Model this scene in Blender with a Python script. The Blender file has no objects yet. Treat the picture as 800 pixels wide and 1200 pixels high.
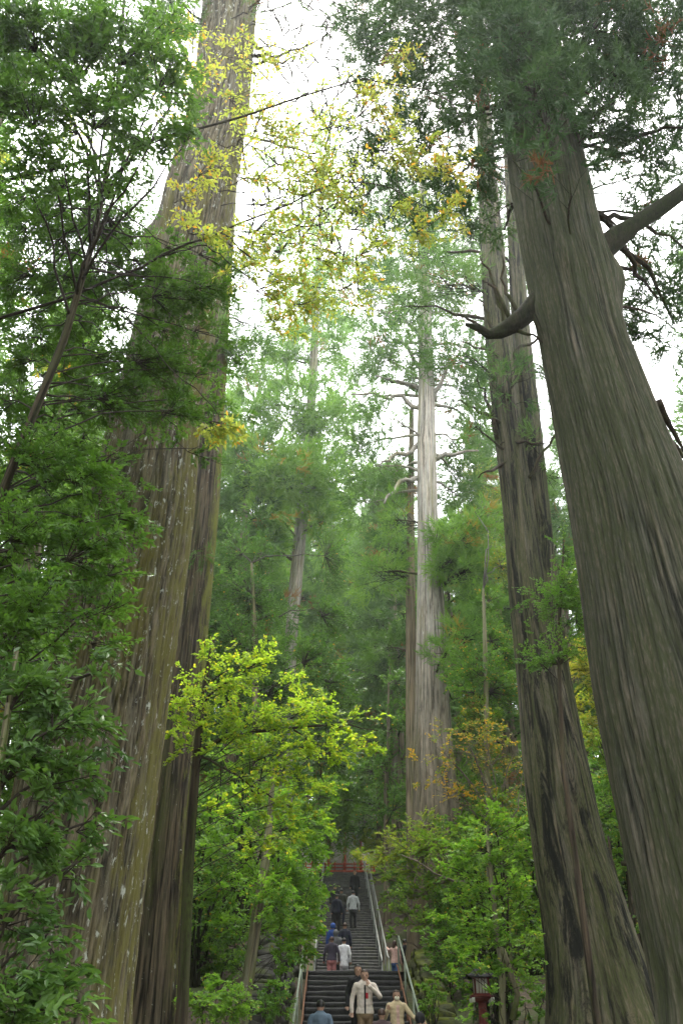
import bpy, math
import numpy as np
from mathutils import Vector, Matrix

rng = np.random.default_rng(7)
SC = bpy.context.scene
COL = SC.collection
R = math.radians

# ---------------------------------------------------------------- camera
EYE = 1.6
PITCH = math.atan(0.615)
FPX = 1033.0                                   # focal length in photo pixels (800 x 1200)
SP, CP = math.sin(PITCH), math.cos(PITCH)
cam_d = bpy.data.cameras.new('camera')
cam = bpy.data.objects.new('camera', cam_d)
COL.objects.link(cam)
cam.location = (0, 0, EYE)
cam.rotation_euler = (math.pi / 2 + PITCH, 0, 0)
cam_d.sensor_fit = 'VERTICAL'
cam_d.sensor_height = 36.0
cam_d.sensor_width = 24.0
cam_d.lens = 36.0 * FPX / 1200.0
cam_d.clip_start = 0.1
cam_d.clip_end = 2000
SC.camera = cam

# ---------------------------------------------------------------- sky and sun
SUN_EL, SUN_AZ = R(64), R(12)                  # sun veiled by cloud, high over the stairs
world = bpy.data.worlds.new('World')
SC.world = world
world.use_nodes = True
wn, wl = world.node_tree.nodes, world.node_tree.links
wn.clear()
w_out = wn.new('ShaderNodeOutputWorld')
w_mix = wn.new('ShaderNodeMixShader')
w_sky = wn.new('ShaderNodeTexSky')
w_sky.sky_type = 'NISHITA'
w_sky.sun_disc = False
w_sky.sun_elevation = SUN_EL
w_sky.sun_rotation = SUN_AZ
w_sky.dust_density = 4.0
w_b1 = wn.new('ShaderNodeBackground'); w_b1.inputs['Strength'].default_value = 0.12
w_b2 = wn.new('ShaderNodeBackground'); w_b2.inputs['Color'].default_value = (0.97, 0.99, 1.0, 1)
w_b2.inputs['Strength'].default_value = 1.15   # even white cloud layer
w_mix.inputs['Fac'].default_value = 0.88
wl.new(w_sky.outputs[0], w_b1.inputs['Color'])
wl.new(w_b1.outputs[0], w_mix.inputs[1])
wl.new(w_b2.outputs[0], w_mix.inputs[2])
wl.new(w_mix.outputs[0], w_out.inputs['Surface'])

sun_d = bpy.data.lights.new('sun', 'SUN')
sun_d.energy = 1.4
sun_d.angle = R(20)
sun_d.color = (1.0, 0.95, 0.87)
sun = bpy.data.objects.new('sun', sun_d)
COL.objects.link(sun)
sd = Vector((math.sin(SUN_AZ) * math.cos(SUN_EL), math.cos(SUN_AZ) * math.cos(SUN_EL), math.sin(SUN_EL)))
sun.rotation_euler = sd.to_track_quat('Z', 'Y').to_euler()
sun.location = (0, -5, 60)

SC.view_settings.view_transform = 'Standard'
SC.view_settings.look = 'None'
SC.view_settings.gamma = 1.0
SC.view_settings.use_curve_mapping = False
SC.view_settings.exposure = 2.45
SC.cycles.use_denoising = True
SC.cycles.max_bounces = 6
SC.cycles.diffuse_bounces = 3
SC.cycles.transmission_bounces = 3
SC.cycles.volume_bounces = 1
SC.cycles.use_adaptive_sampling = True

HAZE_DENSITY = 0.00062
SUGI_MUL, LEAF_MUL = 4.2, 1.9

# ================================================================ helpers
def PX(px, py, Y):
    """photo pixel -> world point on the vertical plane at distance Y"""
    u, v = (px - 400.0) / FPX, (py - 600.0) / FPX
    z = Y / (CP + v * SP)
    return np.array([u * z, Y, EYE + z * (SP - v * CP)])

def zdepth(py, Y):
    return Y / (CP + (py - 600.0) / FPX * SP)

def project(p):
    dx, dy, dz = p[..., 0], p[..., 1], p[..., 2] - EYE
    z = dy * CP + dz * SP
    up = -dy * SP + dz * CP
    return 400 + FPX * dx / z, 600 - FPX * up / z

_perm = np.random.default_rng(3).integers(0, 1 << 30, 4096)
def _h(i, j, k):
    return _perm[(_perm[(_perm[i & 4095] + j) & 4095] + k) & 4095] / float(1 << 30)
def vnoise(x, y, z):
    i, j, k = np.floor(x).astype(np.int64), np.floor(y).astype(np.int64), np.floor(z).astype(np.int64)
    fx, fy, fz = x - i, y - j, z - k
    fx, fy, fz = [f * f * (3 - 2 * f) for f in (fx, fy, fz)]
    def L(a, b, t): return a + (b - a) * t
    a = L(L(_h(i, j, k), _h(i + 1, j, k), fx), L(_h(i, j + 1, k), _h(i + 1, j + 1, k), fx), fy)
    b = L(L(_h(i, j, k + 1), _h(i + 1, j, k + 1), fx), L(_h(i, j + 1, k + 1), _h(i + 1, j + 1, k + 1), fx), fy)
    return L(a, b, fz)

def unit(a):
    return a / np.maximum(np.linalg.norm(a, axis=-1, keepdims=True), 1e-9)

def link(o, parent=None):
    COL.objects.link(o)
    if parent is not None:
        o.parent = parent
    return o

def mesh_data(name, V, faces, mat, attrs=None, smooth=False):
    """V (n,3); faces: list of (m,k) int arrays"""
    me = bpy.data.meshes.new(name)
    V = np.ascontiguousarray(V, dtype=np.float32)
    faces = [np.asarray(f, dtype=np.int32) for f in faces if len(f)]
    me.vertices.add(len(V)); me.vertices.foreach_set('co', V.ravel())
    nl = sum(f.size for f in faces); npoly = sum(len(f) for f in faces)
    me.loops.add(nl); me.polygons.add(npoly)
    me.loops.foreach_set('vertex_index', np.concatenate([f.ravel() for f in faces]))
    st, cur = [], 0
    for f in faces:
        st.append(cur + np.arange(len(f), dtype=np.int32) * f.shape[1]); cur += f.size
    me.polygons.foreach_set('loop_start', np.concatenate(st))
    if smooth:
        me.polygons.foreach_set('use_smooth', np.ones(npoly, dtype=bool))
    for k, a in (attrs or {}).items():
        a = np.ascontiguousarray(a, dtype=np.float32)
        if a.ndim == 2:
            at = me.attributes.new(k, 'FLOAT_VECTOR', 'POINT'); at.data.foreach_set('vector', a.ravel())
        else:
            at = me.attributes.new(k, 'FLOAT', 'POINT'); at.data.foreach_set('value', a)
    me.update(calc_edges=True)
    me.validate(verbose=False)
    for m in (mat if isinstance(mat, (list, tuple)) else [mat]):
        me.materials.append(m)
    return me

def mesh_obj(name, V, faces, mat, parent=None, attrs=None, smooth=False):
    return link(bpy.data.objects.new(name, mesh_data(name, V, faces, mat, attrs, smooth)), parent)

def tag(o, label=None, cat=None, group=None, kind=None):
    if label: o['label'] = label
    if cat: o['category'] = cat
    if group: o['group'] = group
    if kind: o['kind'] = kind
    return o

def thing(name, label, cat, loc=(0, 0, 0), group=None):
    o = bpy.data.objects.new(name, None)
    o.empty_display_size = 0.3
    o.location = [float(c) for c in loc]
    COL.objects.link(o)
    return tag(o, label, cat, group)

def part(o, parent):
    """parent a world-space object under a thing, keeping it in place"""
    o.parent = parent
    o.matrix_parent_inverse = Matrix.Translation(parent.location).inverted()
    return o

# ---------------------------------------------------------------- tubes
def tube(pts, rad, sides=6, cap=False):
    pts = np.asarray(pts, float); n = len(pts)
    rad = np.broadcast_to(np.asarray(rad, float), (n,))
    t = unit(np.gradient(pts, axis=0))
    ref = np.array([0.0, 0.0, 1.0]) if abs(t[:, 2]).mean() < 0.8 else np.array([1.0, 0.0, 0.0])
    a = unit(np.cross(t, ref)); b = np.cross(t, a)
    th = np.linspace(0, 2 * np.pi, sides, endpoint=False)
    V = pts[:, None] + rad[:, None, None] * (a[:, None] * np.cos(th)[None, :, None] + b[:, None] * np.sin(th)[None, :, None])
    idx = np.arange(n * sides).reshape(n, sides); r = np.roll(idx, -1, 1)
    F = np.stack([idx[:-1], r[:-1], r[1:], idx[1:]], -1).reshape(-1, 4)
    V = V.reshape(-1, 3)
    if cap:
        c0, c1 = len(V), len(V) + 1
        V = np.vstack([V, pts[:1], pts[-1:]])
        T0 = np.stack([r[0], idx[0], np.full(sides, c0)], -1)
        T1 = np.stack([idx[-1], r[-1], np.full(sides, c1)], -1)
        return V, F, np.vstack([T0, T1])
    return V, F

def bez(p0, p1, sag=0.0, wob=0.0, n=8, bulge=None):
    """curved line from p0 to p1; sag>0 arches upwards in the middle"""
    t = np.linspace(0, 1, n)[:, None]
    p0, p1 = np.asarray(p0, float), np.asarray(p1, float)
    L = np.linalg.norm(p1 - p0)
    p = p0 + (p1 - p0) * t
    p[:, 2] += (4 * t * (1 - t))[:, 0] * sag * L
    if wob:
        w = np.cumsum(rng.normal(0, 1, (n, 3)), 0); w -= w[0] + (w[-1] - w[0]) * t
        p += w * wob * L / math.sqrt(n)
    return p

class Bag:
    """collects geometry for one mesh object"""
    def __init__(s): s.V, s.Q, s.T, s.var, s.hue, s.n = [], [], [], [], [], 0
    def add(s, V, Q=None, T=None, var=0.5, hue=0.0):
        V = np.asarray(V).reshape(-1, 3)
        if Q is not None and len(Q): s.Q.append(np.asarray(Q) + s.n)
        if T is not None and len(T): s.T.append(np.asarray(T) + s.n)
        s.V.append(V); s.n += len(V)
        s.var.append(np.broadcast_to(np.asarray(var, float), (len(V),)))
        s.hue.append(np.broadcast_to(np.asarray(hue, float), (len(V),)))
    def tube(s, pts, rad, sides=5):
        V, F = tube(pts, rad, sides); s.add(V, F)
    def build(s, name, mat, parent=None, smooth=False):
        if not s.n: return None
        F = []
        if s.Q: F.append(np.vstack(s.Q))
        if s.T: F.append(np.vstack(s.T))
        o = mesh_obj(name, np.vstack(s.V), F, mat, None, {'var': np.concatenate(s.var), 'hue': np.concatenate(s.hue)}, smooth)
        if parent is not None: part(o, parent)
        if name in ('branches', 'twigs', 'stems'): o['kind'] = 'stuff'
        return o

# ================================================================ materials
def new_mat(name):
    m = bpy.data.materials.new(name); m.use_nodes = True
    nt = m.node_tree; nt.nodes.clear()
    out = nt.nodes.new('ShaderNodeOutputMaterial')
    return m, nt.nodes, nt.links, out

def ramp(nodes, stops):
    r = nodes.new('ShaderNodeValToRGB'); e = r.color_ramp.elements
    e[0].position, e[0].color = stops[0][0], (*stops[0][1], 1)
    e[1].position, e[1].color = stops[-1][0], (*stops[-1][1], 1)
    for p, c in stops[1:-1]:
        x = e.new(p); x.color = (*c, 1)
    return r

def leaf_mat(name, lo, hi, alt, rough=0.45, trans=0.4, spec=0.4):
    """lo..hi by the leaf's own tone, alt by autumn colour (hue attribute)"""
    m, N, L, out = new_mat(name)
    a = N.new('ShaderNodeAttribute'); a.attribute_name = 'var'
    h = N.new('ShaderNodeAttribute'); h.attribute_name = 'hue'
    r = ramp(N, [(0.0, lo), (1.0, hi)])
    L.new(a.outputs['Fac'], r.inputs[0])
    mx = N.new('ShaderNodeMix'); mx.data_type = 'RGBA'
    L.new(h.outputs['Fac'], mx.inputs['Factor']); L.new(r.outputs[0], mx.inputs['A']); mx.inputs['B'].default_value = (*alt, 1)
    p = N.new('ShaderNodeBsdfPrincipled')
    L.new(mx.outputs['Result'], p.inputs['Base Color'])
    p.inputs['Roughness'].default_value = rough
    p.inputs['Specular IOR Level'].default_value = spec
    t = N.new('ShaderNodeBsdfTranslucent')
    g = N.new('ShaderNodeMix'); g.data_type = 'RGBA'; g.blend_type = 'MULTIPLY'; g.inputs['Factor'].default_value = 1
    L.new(mx.outputs['Result'], g.inputs['A']); g.inputs['B'].default_value = (1.5, 1.6, 0.8, 1)
    L.new(g.outputs['Result'], t.inputs['Color'])
    s = N.new('ShaderNodeMixShader'); s.inputs[0].default_value = trans
    L.new(p.outputs[0], s.inputs[1]); L.new(t.outputs[0], s.inputs[2]); L.new(s.outputs[0], out.inputs['Surface'])
    return m

def bark_mat(name, dark, mid, light, moss=(0.07, 0.10, 0.02), moss_amt=0.35, lichen=0.0, scale=1.0, bump=0.6, black=0.0, side=None, flake=1.6, low=None):
    """'bark' attribute = seamless trunk coordinates (metres round, metres round, metres up)"""
    m, N, L, out = new_mat(name)
    at = N.new('ShaderNodeAttribute'); at.attribute_name = 'bark'
    def mapn(sx, sz):
        mp = N.new('ShaderNodeMapping'); mp.inputs['Scale'].default_value = (sx * scale, sx * scale, sz * scale)
        L.new(at.outputs['Vector'], mp.inputs['Vector']); return mp
    def noise(sx, sz, det=5, ro=0.6, dist=0.0):
        t = N.new('ShaderNodeTexNoise'); t.inputs['Scale'].default_value = 1.0
        t.inputs['Detail'].default_value = det; t.inputs['Roughness'].default_value = ro; t.inputs['Distortion'].default_value = dist
        L.new(mapn(sx, sz).outputs[0], t.inputs['Vector']); return t
    fib = noise(26, flake, 6, 0.72, 0.4)       # bark fibres
    big = noise(9, 0.7, 3, 0.5)             # plates
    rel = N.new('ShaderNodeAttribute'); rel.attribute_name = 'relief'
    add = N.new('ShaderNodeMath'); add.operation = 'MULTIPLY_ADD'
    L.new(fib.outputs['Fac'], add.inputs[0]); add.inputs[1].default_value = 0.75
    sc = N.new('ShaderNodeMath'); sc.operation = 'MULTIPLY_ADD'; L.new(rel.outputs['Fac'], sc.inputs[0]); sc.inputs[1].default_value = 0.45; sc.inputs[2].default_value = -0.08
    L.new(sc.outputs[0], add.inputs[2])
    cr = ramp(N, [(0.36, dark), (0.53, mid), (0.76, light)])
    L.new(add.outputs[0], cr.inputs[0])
    # reddish / grey streaks
    st = ramp(N, [(0.38, (0.82, 0.84, 0.84)), (0.66, (1.12, 1.02, 0.93))]); L.new(big.outputs['Fac'], st.inputs[0])
    mu = N.new('ShaderNodeMix'); mu.data_type = 'RGBA'; mu.blend_type = 'MULTIPLY'; mu.inputs['Factor'].default_value = 1
    L.new(cr.outputs[0], mu.inputs['A']); L.new(st.outputs[0], mu.inputs['B'])
    col = mu.outputs['Result']
    # moss in drifts
    ms = noise(1.3, 0.35, 6, 0.65)
    mr = ramp(N, [(0.62 - moss_amt * 0.4, (0, 0, 0)), (0.80 - moss_amt * 0.4, (1, 1, 1))]); L.new(ms.outputs['Fac'], mr.inputs[0])
    mf = noise(30, 8, 3, 0.6)
    mm = N.new('ShaderNodeMath'); mm.operation = 'MULTIPLY'; L.new(mr.outputs[0], mm.inputs[0])
    mfr = ramp(N, [(0.35, (0.25, 0.25, 0.25)), (0.6, (0.95, 0.95, 0.95))]); L.new(mf.outputs['Fac'], mfr.inputs[0]); L.new(mfr.outputs[0], mm.inputs[1])
    mx = N.new('ShaderNodeMix'); mx.data_type = 'RGBA'; L.new(mm.outputs[0], mx.inputs['Factor']); L.new(col, mx.inputs['A']); mx.inputs['B'].default_value = (*moss, 1)
    col = mx.outputs['Result']
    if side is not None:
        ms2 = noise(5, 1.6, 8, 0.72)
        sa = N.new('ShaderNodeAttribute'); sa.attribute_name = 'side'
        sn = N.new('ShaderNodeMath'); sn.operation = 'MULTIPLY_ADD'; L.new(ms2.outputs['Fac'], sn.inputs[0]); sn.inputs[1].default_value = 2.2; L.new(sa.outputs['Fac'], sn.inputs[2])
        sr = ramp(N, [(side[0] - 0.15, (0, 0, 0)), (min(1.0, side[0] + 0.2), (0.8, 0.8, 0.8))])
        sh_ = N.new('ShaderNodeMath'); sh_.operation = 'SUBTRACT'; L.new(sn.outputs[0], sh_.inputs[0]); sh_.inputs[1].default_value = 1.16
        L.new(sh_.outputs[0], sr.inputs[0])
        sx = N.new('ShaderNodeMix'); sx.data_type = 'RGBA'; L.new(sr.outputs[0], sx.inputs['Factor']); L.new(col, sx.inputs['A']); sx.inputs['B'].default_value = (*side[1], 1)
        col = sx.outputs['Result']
    if lichen > 0:
        ln = noise(7, 4.2, 6, 0.72, 0.4)
        lr = ramp(N, [(0.66 - 0.08 * lichen, (0, 0, 0)), (0.72 - 0.08 * lichen, (1, 1, 1))]); L.new(ln.outputs['Fac'], lr.inputs[0])
        lx = N.new('ShaderNodeMix'); lx.data_type = 'RGBA'; L.new(lr.outputs[0], lx.inputs['Factor']); L.new(col, lx.inputs['A']); lx.inputs['B'].default_value = (0.42, 0.43, 0.38, 1)
        col = lx.outputs['Result']
    if black > 0:
        bn = noise(2.6, 0.5, 10, 0.78, 0.8)
        br = ramp(N, [(0.64 - 0.12 * black, (0, 0, 0)), (0.72 - 0.12 * black, (1, 1, 1))]); L.new(bn.outputs['Fac'], br.inputs[0])
        bx = N.new('ShaderNodeMix'); bx.data_type = 'RGBA'; L.new(br.outputs[0], bx.inputs['Factor']); L.new(col, bx.inputs['A']); bx.inputs['B'].default_value = (0.012, 0.012, 0.01, 1)
        col = bx.outputs['Result']
    if low is not None:
        sp_ = N.new('ShaderNodeSeparateXYZ'); L.new(at.outputs['Vector'], sp_.inputs[0])
        wob = N.new('ShaderNodeMath'); wob.operation = 'MULTIPLY_ADD'; L.new(big.outputs['Fac'], wob.inputs[0]); wob.inputs[1].default_value = 9.0; L.new(sp_.outputs['Z'], wob.inputs[2])
        mr_ = N.new('ShaderNodeMapRange'); mr_.inputs['From Min'].default_value = low[0]; mr_.inputs['From Max'].default_value = low[1]; mr_.inputs['To Min'].default_value = 1.0; mr_.inputs['To Max'].default_value = 0.0
        L.new(wob.outputs[0], mr_.inputs['Value'])
        lw = N.new('ShaderNodeMix'); lw.data_type = 'RGBA'; lw.blend_type = 'MULTIPLY'; L.new(mr_.outputs[0], lw.inputs['Factor']); L.new(col, lw.inputs['A']); lw.inputs['B'].default_value = (*low[2], 1)
        col = lw.outputs['Result']
    p = N.new('ShaderNodeBsdfPrincipled'); L.new(col, p.inputs['Base Color'])
    p.inputs['Roughness'].default_value = 0.9; p.inputs['Specular IOR Level'].default_value = 0.15
    b = N.new('ShaderNodeBump'); b.inputs['Strength'].default_value = bump; b.inputs['Distance'].default_value = 0.05
    L.new(add.outputs[0], b.inputs['Height']); L.new(b.outputs[0], p.inputs['Normal'])
    L.new(p.outputs[0], out.inputs['Surface'])
    return m

def plain_mat(name, col, rough=0.7, var=0.25, scale=6.0, metal=0.0, col2=None, bump=0.0, spec=0.3, detail=5):
    m, N, L, out = new_mat(name)
    tc = N.new('ShaderNodeTexCoord')
    t = N.new('ShaderNodeTexNoise'); t.inputs['Scale'].default_value = scale; t.inputs['Detail'].default_value = detail; t.inputs['Roughness'].default_value = 0.65
    L.new(tc.outputs['Object'], t.inputs['Vector'])
    c2 = col2 if col2 else tuple(c * (1 + var) for c in col)
    c1 = tuple(c * (1 - var) for c in col)
    r = ramp(N, [(0.35, c1), (0.65, c2)]); L.new(t.outputs['Fac'], r.inputs[0])
    p = N.new('ShaderNodeBsdfPrincipled'); L.new(r.outputs[0], p.inputs['Base Color'])
    p.inputs['Roughness'].default_value = rough; p.inputs['Metallic'].default_value = metal; p.inputs['Specular IOR Level'].default_value = spec
    if bump:
        b = N.new('ShaderNodeBump'); b.inputs['Strength'].default_value = bump; b.inputs['Distance'].default_value = 0.02
        L.new(t.outputs['Fac'], b.inputs['Height']); L.new(b.outputs[0], p.inputs['Normal'])
    L.new(p.outputs[0], out.inputs['Surface'])
    return m

M = {}
M['evergreen'] = leaf_mat('evergreen_leaf', (0.034, 0.088, 0.016), (0.12, 0.225, 0.04), (0.30, 0.10, 0.02), 0.42, 0.45, 0.35)
M['camellia'] = leaf_mat('glossy_leaf', (0.028, 0.075, 0.016), (0.11, 0.20, 0.045), (0.28, 0.08, 0.02), 0.42, 0.35, 0.35)
M['yellow'] = leaf_mat('yellowing_leaf', (0.18, 0.23, 0.05), (0.36, 0.38, 0.11), (0.55, 0.26, 0.05), 0.5, 0.66, 0.3)
M['lime'] = leaf_mat('lime_maple_leaf', (0.14, 0.25, 0.025), (0.34, 0.43, 0.05), (0.52, 0.44, 0.05), 0.5, 0.6, 0.3)
M['maple'] = leaf_mat('green_maple_leaf', (0.06, 0.16, 0.02), (0.22, 0.37, 0.05), (0.42, 0.34, 0.06), 0.5, 0.5, 0.3)
M['shrub'] = leaf_mat('shrub_leaf', (0.04, 0.11, 0.018), (0.15, 0.28, 0.04), (0.55, 0.30, 0.04), 0.45, 0.4, 0.35)
M['sugi'] = leaf_mat('cedar_needle', (0.030, 0.080, 0.020), (0.115, 0.21, 0.05), (0.20, 0.08, 0.03), 0.6, 0.35, 0.2)
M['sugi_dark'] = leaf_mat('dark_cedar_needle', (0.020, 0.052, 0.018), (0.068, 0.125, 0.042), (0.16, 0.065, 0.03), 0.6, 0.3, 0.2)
M['sugi_light'] = leaf_mat('fresh_cedar_needle', (0.055, 0.13, 0.022), (0.18, 0.31, 0.055), (0.26, 0.17, 0.03), 0.6, 0.42, 0.2)
M['twig'] = plain_mat('twig_bark', (0.035, 0.027, 0.02), 0.9, 0.4, 20, bump=0.3)
M['twig_pale'] = plain_mat('pale_twig_bark', (0.16, 0.13, 0.10), 0.9, 0.35, 20, bump=0.3)
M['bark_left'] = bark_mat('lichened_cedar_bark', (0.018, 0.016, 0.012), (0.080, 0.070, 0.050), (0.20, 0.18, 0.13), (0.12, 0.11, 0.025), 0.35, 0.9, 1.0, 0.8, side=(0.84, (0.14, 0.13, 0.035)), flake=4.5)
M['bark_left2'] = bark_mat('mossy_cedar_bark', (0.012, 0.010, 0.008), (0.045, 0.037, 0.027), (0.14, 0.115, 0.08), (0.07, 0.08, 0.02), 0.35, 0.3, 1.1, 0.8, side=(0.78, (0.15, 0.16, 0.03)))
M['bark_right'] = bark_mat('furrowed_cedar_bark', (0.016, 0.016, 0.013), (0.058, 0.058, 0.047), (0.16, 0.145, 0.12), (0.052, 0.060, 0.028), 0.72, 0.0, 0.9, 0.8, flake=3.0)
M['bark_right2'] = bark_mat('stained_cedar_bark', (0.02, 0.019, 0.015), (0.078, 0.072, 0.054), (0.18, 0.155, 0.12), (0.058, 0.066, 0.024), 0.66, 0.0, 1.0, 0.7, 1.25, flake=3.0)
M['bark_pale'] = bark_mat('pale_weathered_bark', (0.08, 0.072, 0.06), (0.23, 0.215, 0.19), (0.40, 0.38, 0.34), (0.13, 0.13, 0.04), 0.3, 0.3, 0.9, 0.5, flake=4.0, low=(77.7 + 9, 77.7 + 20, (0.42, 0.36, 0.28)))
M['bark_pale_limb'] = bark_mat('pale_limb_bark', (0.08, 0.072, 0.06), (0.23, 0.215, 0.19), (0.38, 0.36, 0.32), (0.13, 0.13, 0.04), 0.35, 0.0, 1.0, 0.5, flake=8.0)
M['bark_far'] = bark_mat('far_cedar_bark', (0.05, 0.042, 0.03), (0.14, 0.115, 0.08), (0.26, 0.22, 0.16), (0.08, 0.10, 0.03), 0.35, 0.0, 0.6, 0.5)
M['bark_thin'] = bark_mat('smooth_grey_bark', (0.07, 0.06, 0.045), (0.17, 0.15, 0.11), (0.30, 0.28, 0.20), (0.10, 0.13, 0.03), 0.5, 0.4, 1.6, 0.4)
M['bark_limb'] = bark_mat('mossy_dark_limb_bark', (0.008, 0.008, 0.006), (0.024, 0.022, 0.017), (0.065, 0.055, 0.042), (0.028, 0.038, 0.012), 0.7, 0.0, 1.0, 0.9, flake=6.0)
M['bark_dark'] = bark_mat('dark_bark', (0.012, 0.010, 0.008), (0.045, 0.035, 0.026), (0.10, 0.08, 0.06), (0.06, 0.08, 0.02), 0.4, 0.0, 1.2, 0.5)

# ================================================================ terrain and stair profile
STEP_R, STEP_T = 0.155, 0.45
LAND1_Y, LAND1_Z = 29.0, 3.69
LAND2_Y = 37.5
SL = STEP_R / STEP_T
N_LOW, N_UP = 24, 50
TOP_Y = LAND2_Y + N_UP * STEP_T
TOP_Z = LAND1_Z + N_UP * STEP_R
def xs(Y): return 0.49 - 0.0045 * Y
def stair_line(Y):
    Y = np.asarray(Y, float)
    low = np.clip(LAND1_Z - SL * (LAND1_Y - Y), 0, LAND1_Z)
    up = np.clip(SL * (Y - LAND2_Y), 0, TOP_Z - LAND1_Z)
    far = np.clip(Y - TOP_Y - 8, 0, None) * 0.16
    return low + up + far
def tread(Y):
    """height of the tread under Y"""
    if Y < LAND1_Y:
        k = math.ceil((LAND1_Y - Y) / STEP_T); return LAND1_Z - k * STEP_R
    if Y < LAND2_Y: return LAND1_Z
    k = min(math.floor((Y - LAND2_Y) / STEP_T) + 1, N_UP); return LAND1_Z + k * STEP_R
def ground(x, Y):
    x, Y = np.asarray(x, float), np.asarray(Y, float)
    off = x - xs(Y)
    d = np.abs(off) - 1.75
    s = stair_line(Y)
    t = np.clip(d / 1.2, 0, 1); t = t * t * (3 - 2 * t)
    on = np.clip((Y - 17) / 4, 0, 1)
    rise = np.where(off < 0, 0.75, 0.0) * t * on + np.where(d > 3, (d - 3) * 0.10, 0) * on
    out = s + rise - 0.30 * (1 - t) * on
    out = out + (vnoise(x * 0.5, Y * 0.5, x * 0) - 0.5) * 0.5 * np.clip(d, 0, 1)
    return out

gx = np.concatenate([np.linspace(-260, -40, 8), np.linspace(-36, 36, 85), np.linspace(40, 260, 8)])
gy = np.concatenate([np.linspace(-160, -20, 8), np.linspace(-15, 100, 116), np.linspace(110, 330, 12)])
GX, GY = np.meshgrid(gx, gy)
GZ = ground(GX, np.minimum(GY, 110))
ng = GX.shape
gi = np.arange(GX.size).reshape(ng)
gF = np.stack([gi[:-1, :-1], gi[:-1, 1:], gi[1:, 1:], gi[1:, :-1]], -1).reshape(-1, 4)
m, N, L, out = new_mat('forest_floor')
tc = N.new('ShaderNodeTexCoord')
n1 = N.new('ShaderNodeTexNoise'); n1.inputs['Scale'].default_value = 9; n1.inputs['Detail'].default_value = 8; n1.inputs['Roughness'].default_value = 0.75
n2 = N.new('ShaderNodeTexNoise'); n2.inputs['Scale'].default_value = 0.6; n2.inputs['Detail'].default_value = 6
L.new(tc.outputs['Object'], n1.inputs['Vector']); L.new(tc.outputs['Object'], n2.inputs['Vector'])
r1 = ramp(N, [(0.35, (0.02, 0.015, 0.01)), (0.52, (0.07, 0.05, 0.03)), (0.7, (0.17, 0.12, 0.06))]); L.new(n1.outputs['Fac'], r1.inputs[0])
r2 = ramp(N, [(0.48, (0, 0, 0)), (0.6, (1, 1, 1))]); L.new(n2.outputs['Fac'], r2.inputs[0])
mx = N.new('ShaderNodeMix'); mx.data_type = 'RGBA'; L.new(r2.outputs[0], mx.inputs['Factor']); L.new(r1.outputs[0], mx.inputs['A']); mx.inputs['B'].default_value = (0.06, 0.08, 0.02, 1)
p = N.new('ShaderNodeBsdfPrincipled'); L.new(mx.outputs['Result'], p.inputs['Base Color']); p.inputs['Roughness'].default_value = 0.95
b = N.new('ShaderNodeBump'); b.inputs['Strength'].default_value = 0.8; b.inputs['Distance'].default_value = 0.05; L.new(n1.outputs['Fac'], b.inputs['Height']); L.new(b.outputs[0], p.inputs['Normal'])
L.new(p.outputs[0], out.inputs['Surface'])
tag(mesh_obj('ground', np.stack([GX, GY, GZ], -1).reshape(-1, 3), [gF], m, smooth=True), kind='structure')

# ================================================================ stone stairs
def stone_mat(name, dark, light, moss, moss_at=0.6, rough=0.55):
    m, N, L, out = new_mat(name)
    tc = N.new('ShaderNodeTexCoord'); geo = N.new('ShaderNodeNewGeometry')
    a = N.new('ShaderNodeTexNoise'); a.inputs['Scale'].default_value = 7; a.inputs['Detail'].default_value = 8; a.inputs['Roughness'].default_value = 0.7
    c = N.new('ShaderNodeTexNoise'); c.inputs['Scale'].default_value = 2.2; c.inputs['Detail'].default_value = 6
    L.new(geo.outputs['Position'], a.inputs['Vector']); L.new(geo.outputs['Position'], c.inputs['Vector'])
    r = ramp(N, [(0.36, dark), (0.66, light)]); L.new(a.outputs['Fac'], r.inputs[0])
    r2 = ramp(N, [(moss_at, (0, 0, 0)), (moss_at + 0.1, (1, 1, 1))]); L.new(c.outputs['Fac'], r2.inputs[0])
    x = N.new('ShaderNodeMix'); x.data_type = 'RGBA'; L.new(r2.outputs[0], x.inputs['Factor']); L.new(r.outputs[0], x.inputs['A']); x.inputs['B'].default_value = (*moss, 1)
    p = N.new('ShaderNodeBsdfPrincipled'); L.new(x.outputs['Result'], p.inputs['Base Color']); p.inputs['Roughness'].default_value = rough; p.inputs['Specular IOR Level'].default_value = 0.25
    b = N.new('ShaderNodeBump'); b.inputs['Strength'].default_value = 0.7; b.inputs['Distance'].default_value = 0.03
    L.new(a.outputs['Fac'], b.inputs['Height']); L.new(b.outputs[0], p.inputs['Normal']); L.new(p.outputs[0], out.inputs['Surface'])
    return m
M['step_dark'] = stone_mat('dark_stone', (0.003, 0.003, 0.003), (0.020, 0.019, 0.018), (0.010, 0.011, 0.007), 0.60, 0.6)  # lower flight and first landing: much darker stone tone than the upper flight
M['step_grey'] = stone_mat('grey_worn_stone', (0.015, 0.015, 0.014), (0.07, 0.068, 0.06), (0.045, 0.046, 0.028), 0.55, 0.65)
M['wall_stone'] = stone_mat('mossy_wall_stone', (0.008, 0.008, 0.007), (0.045, 0.043, 0.034), (0.035, 0.045, 0.010), 0.5, 0.9)
M['bank_moss'] = stone_mat('bright_mossy_stone', (0.02, 0.022, 0.010), (0.07, 0.075, 0.025), (0.11, 0.13, 0.016), 0.48, 0.9)

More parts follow.
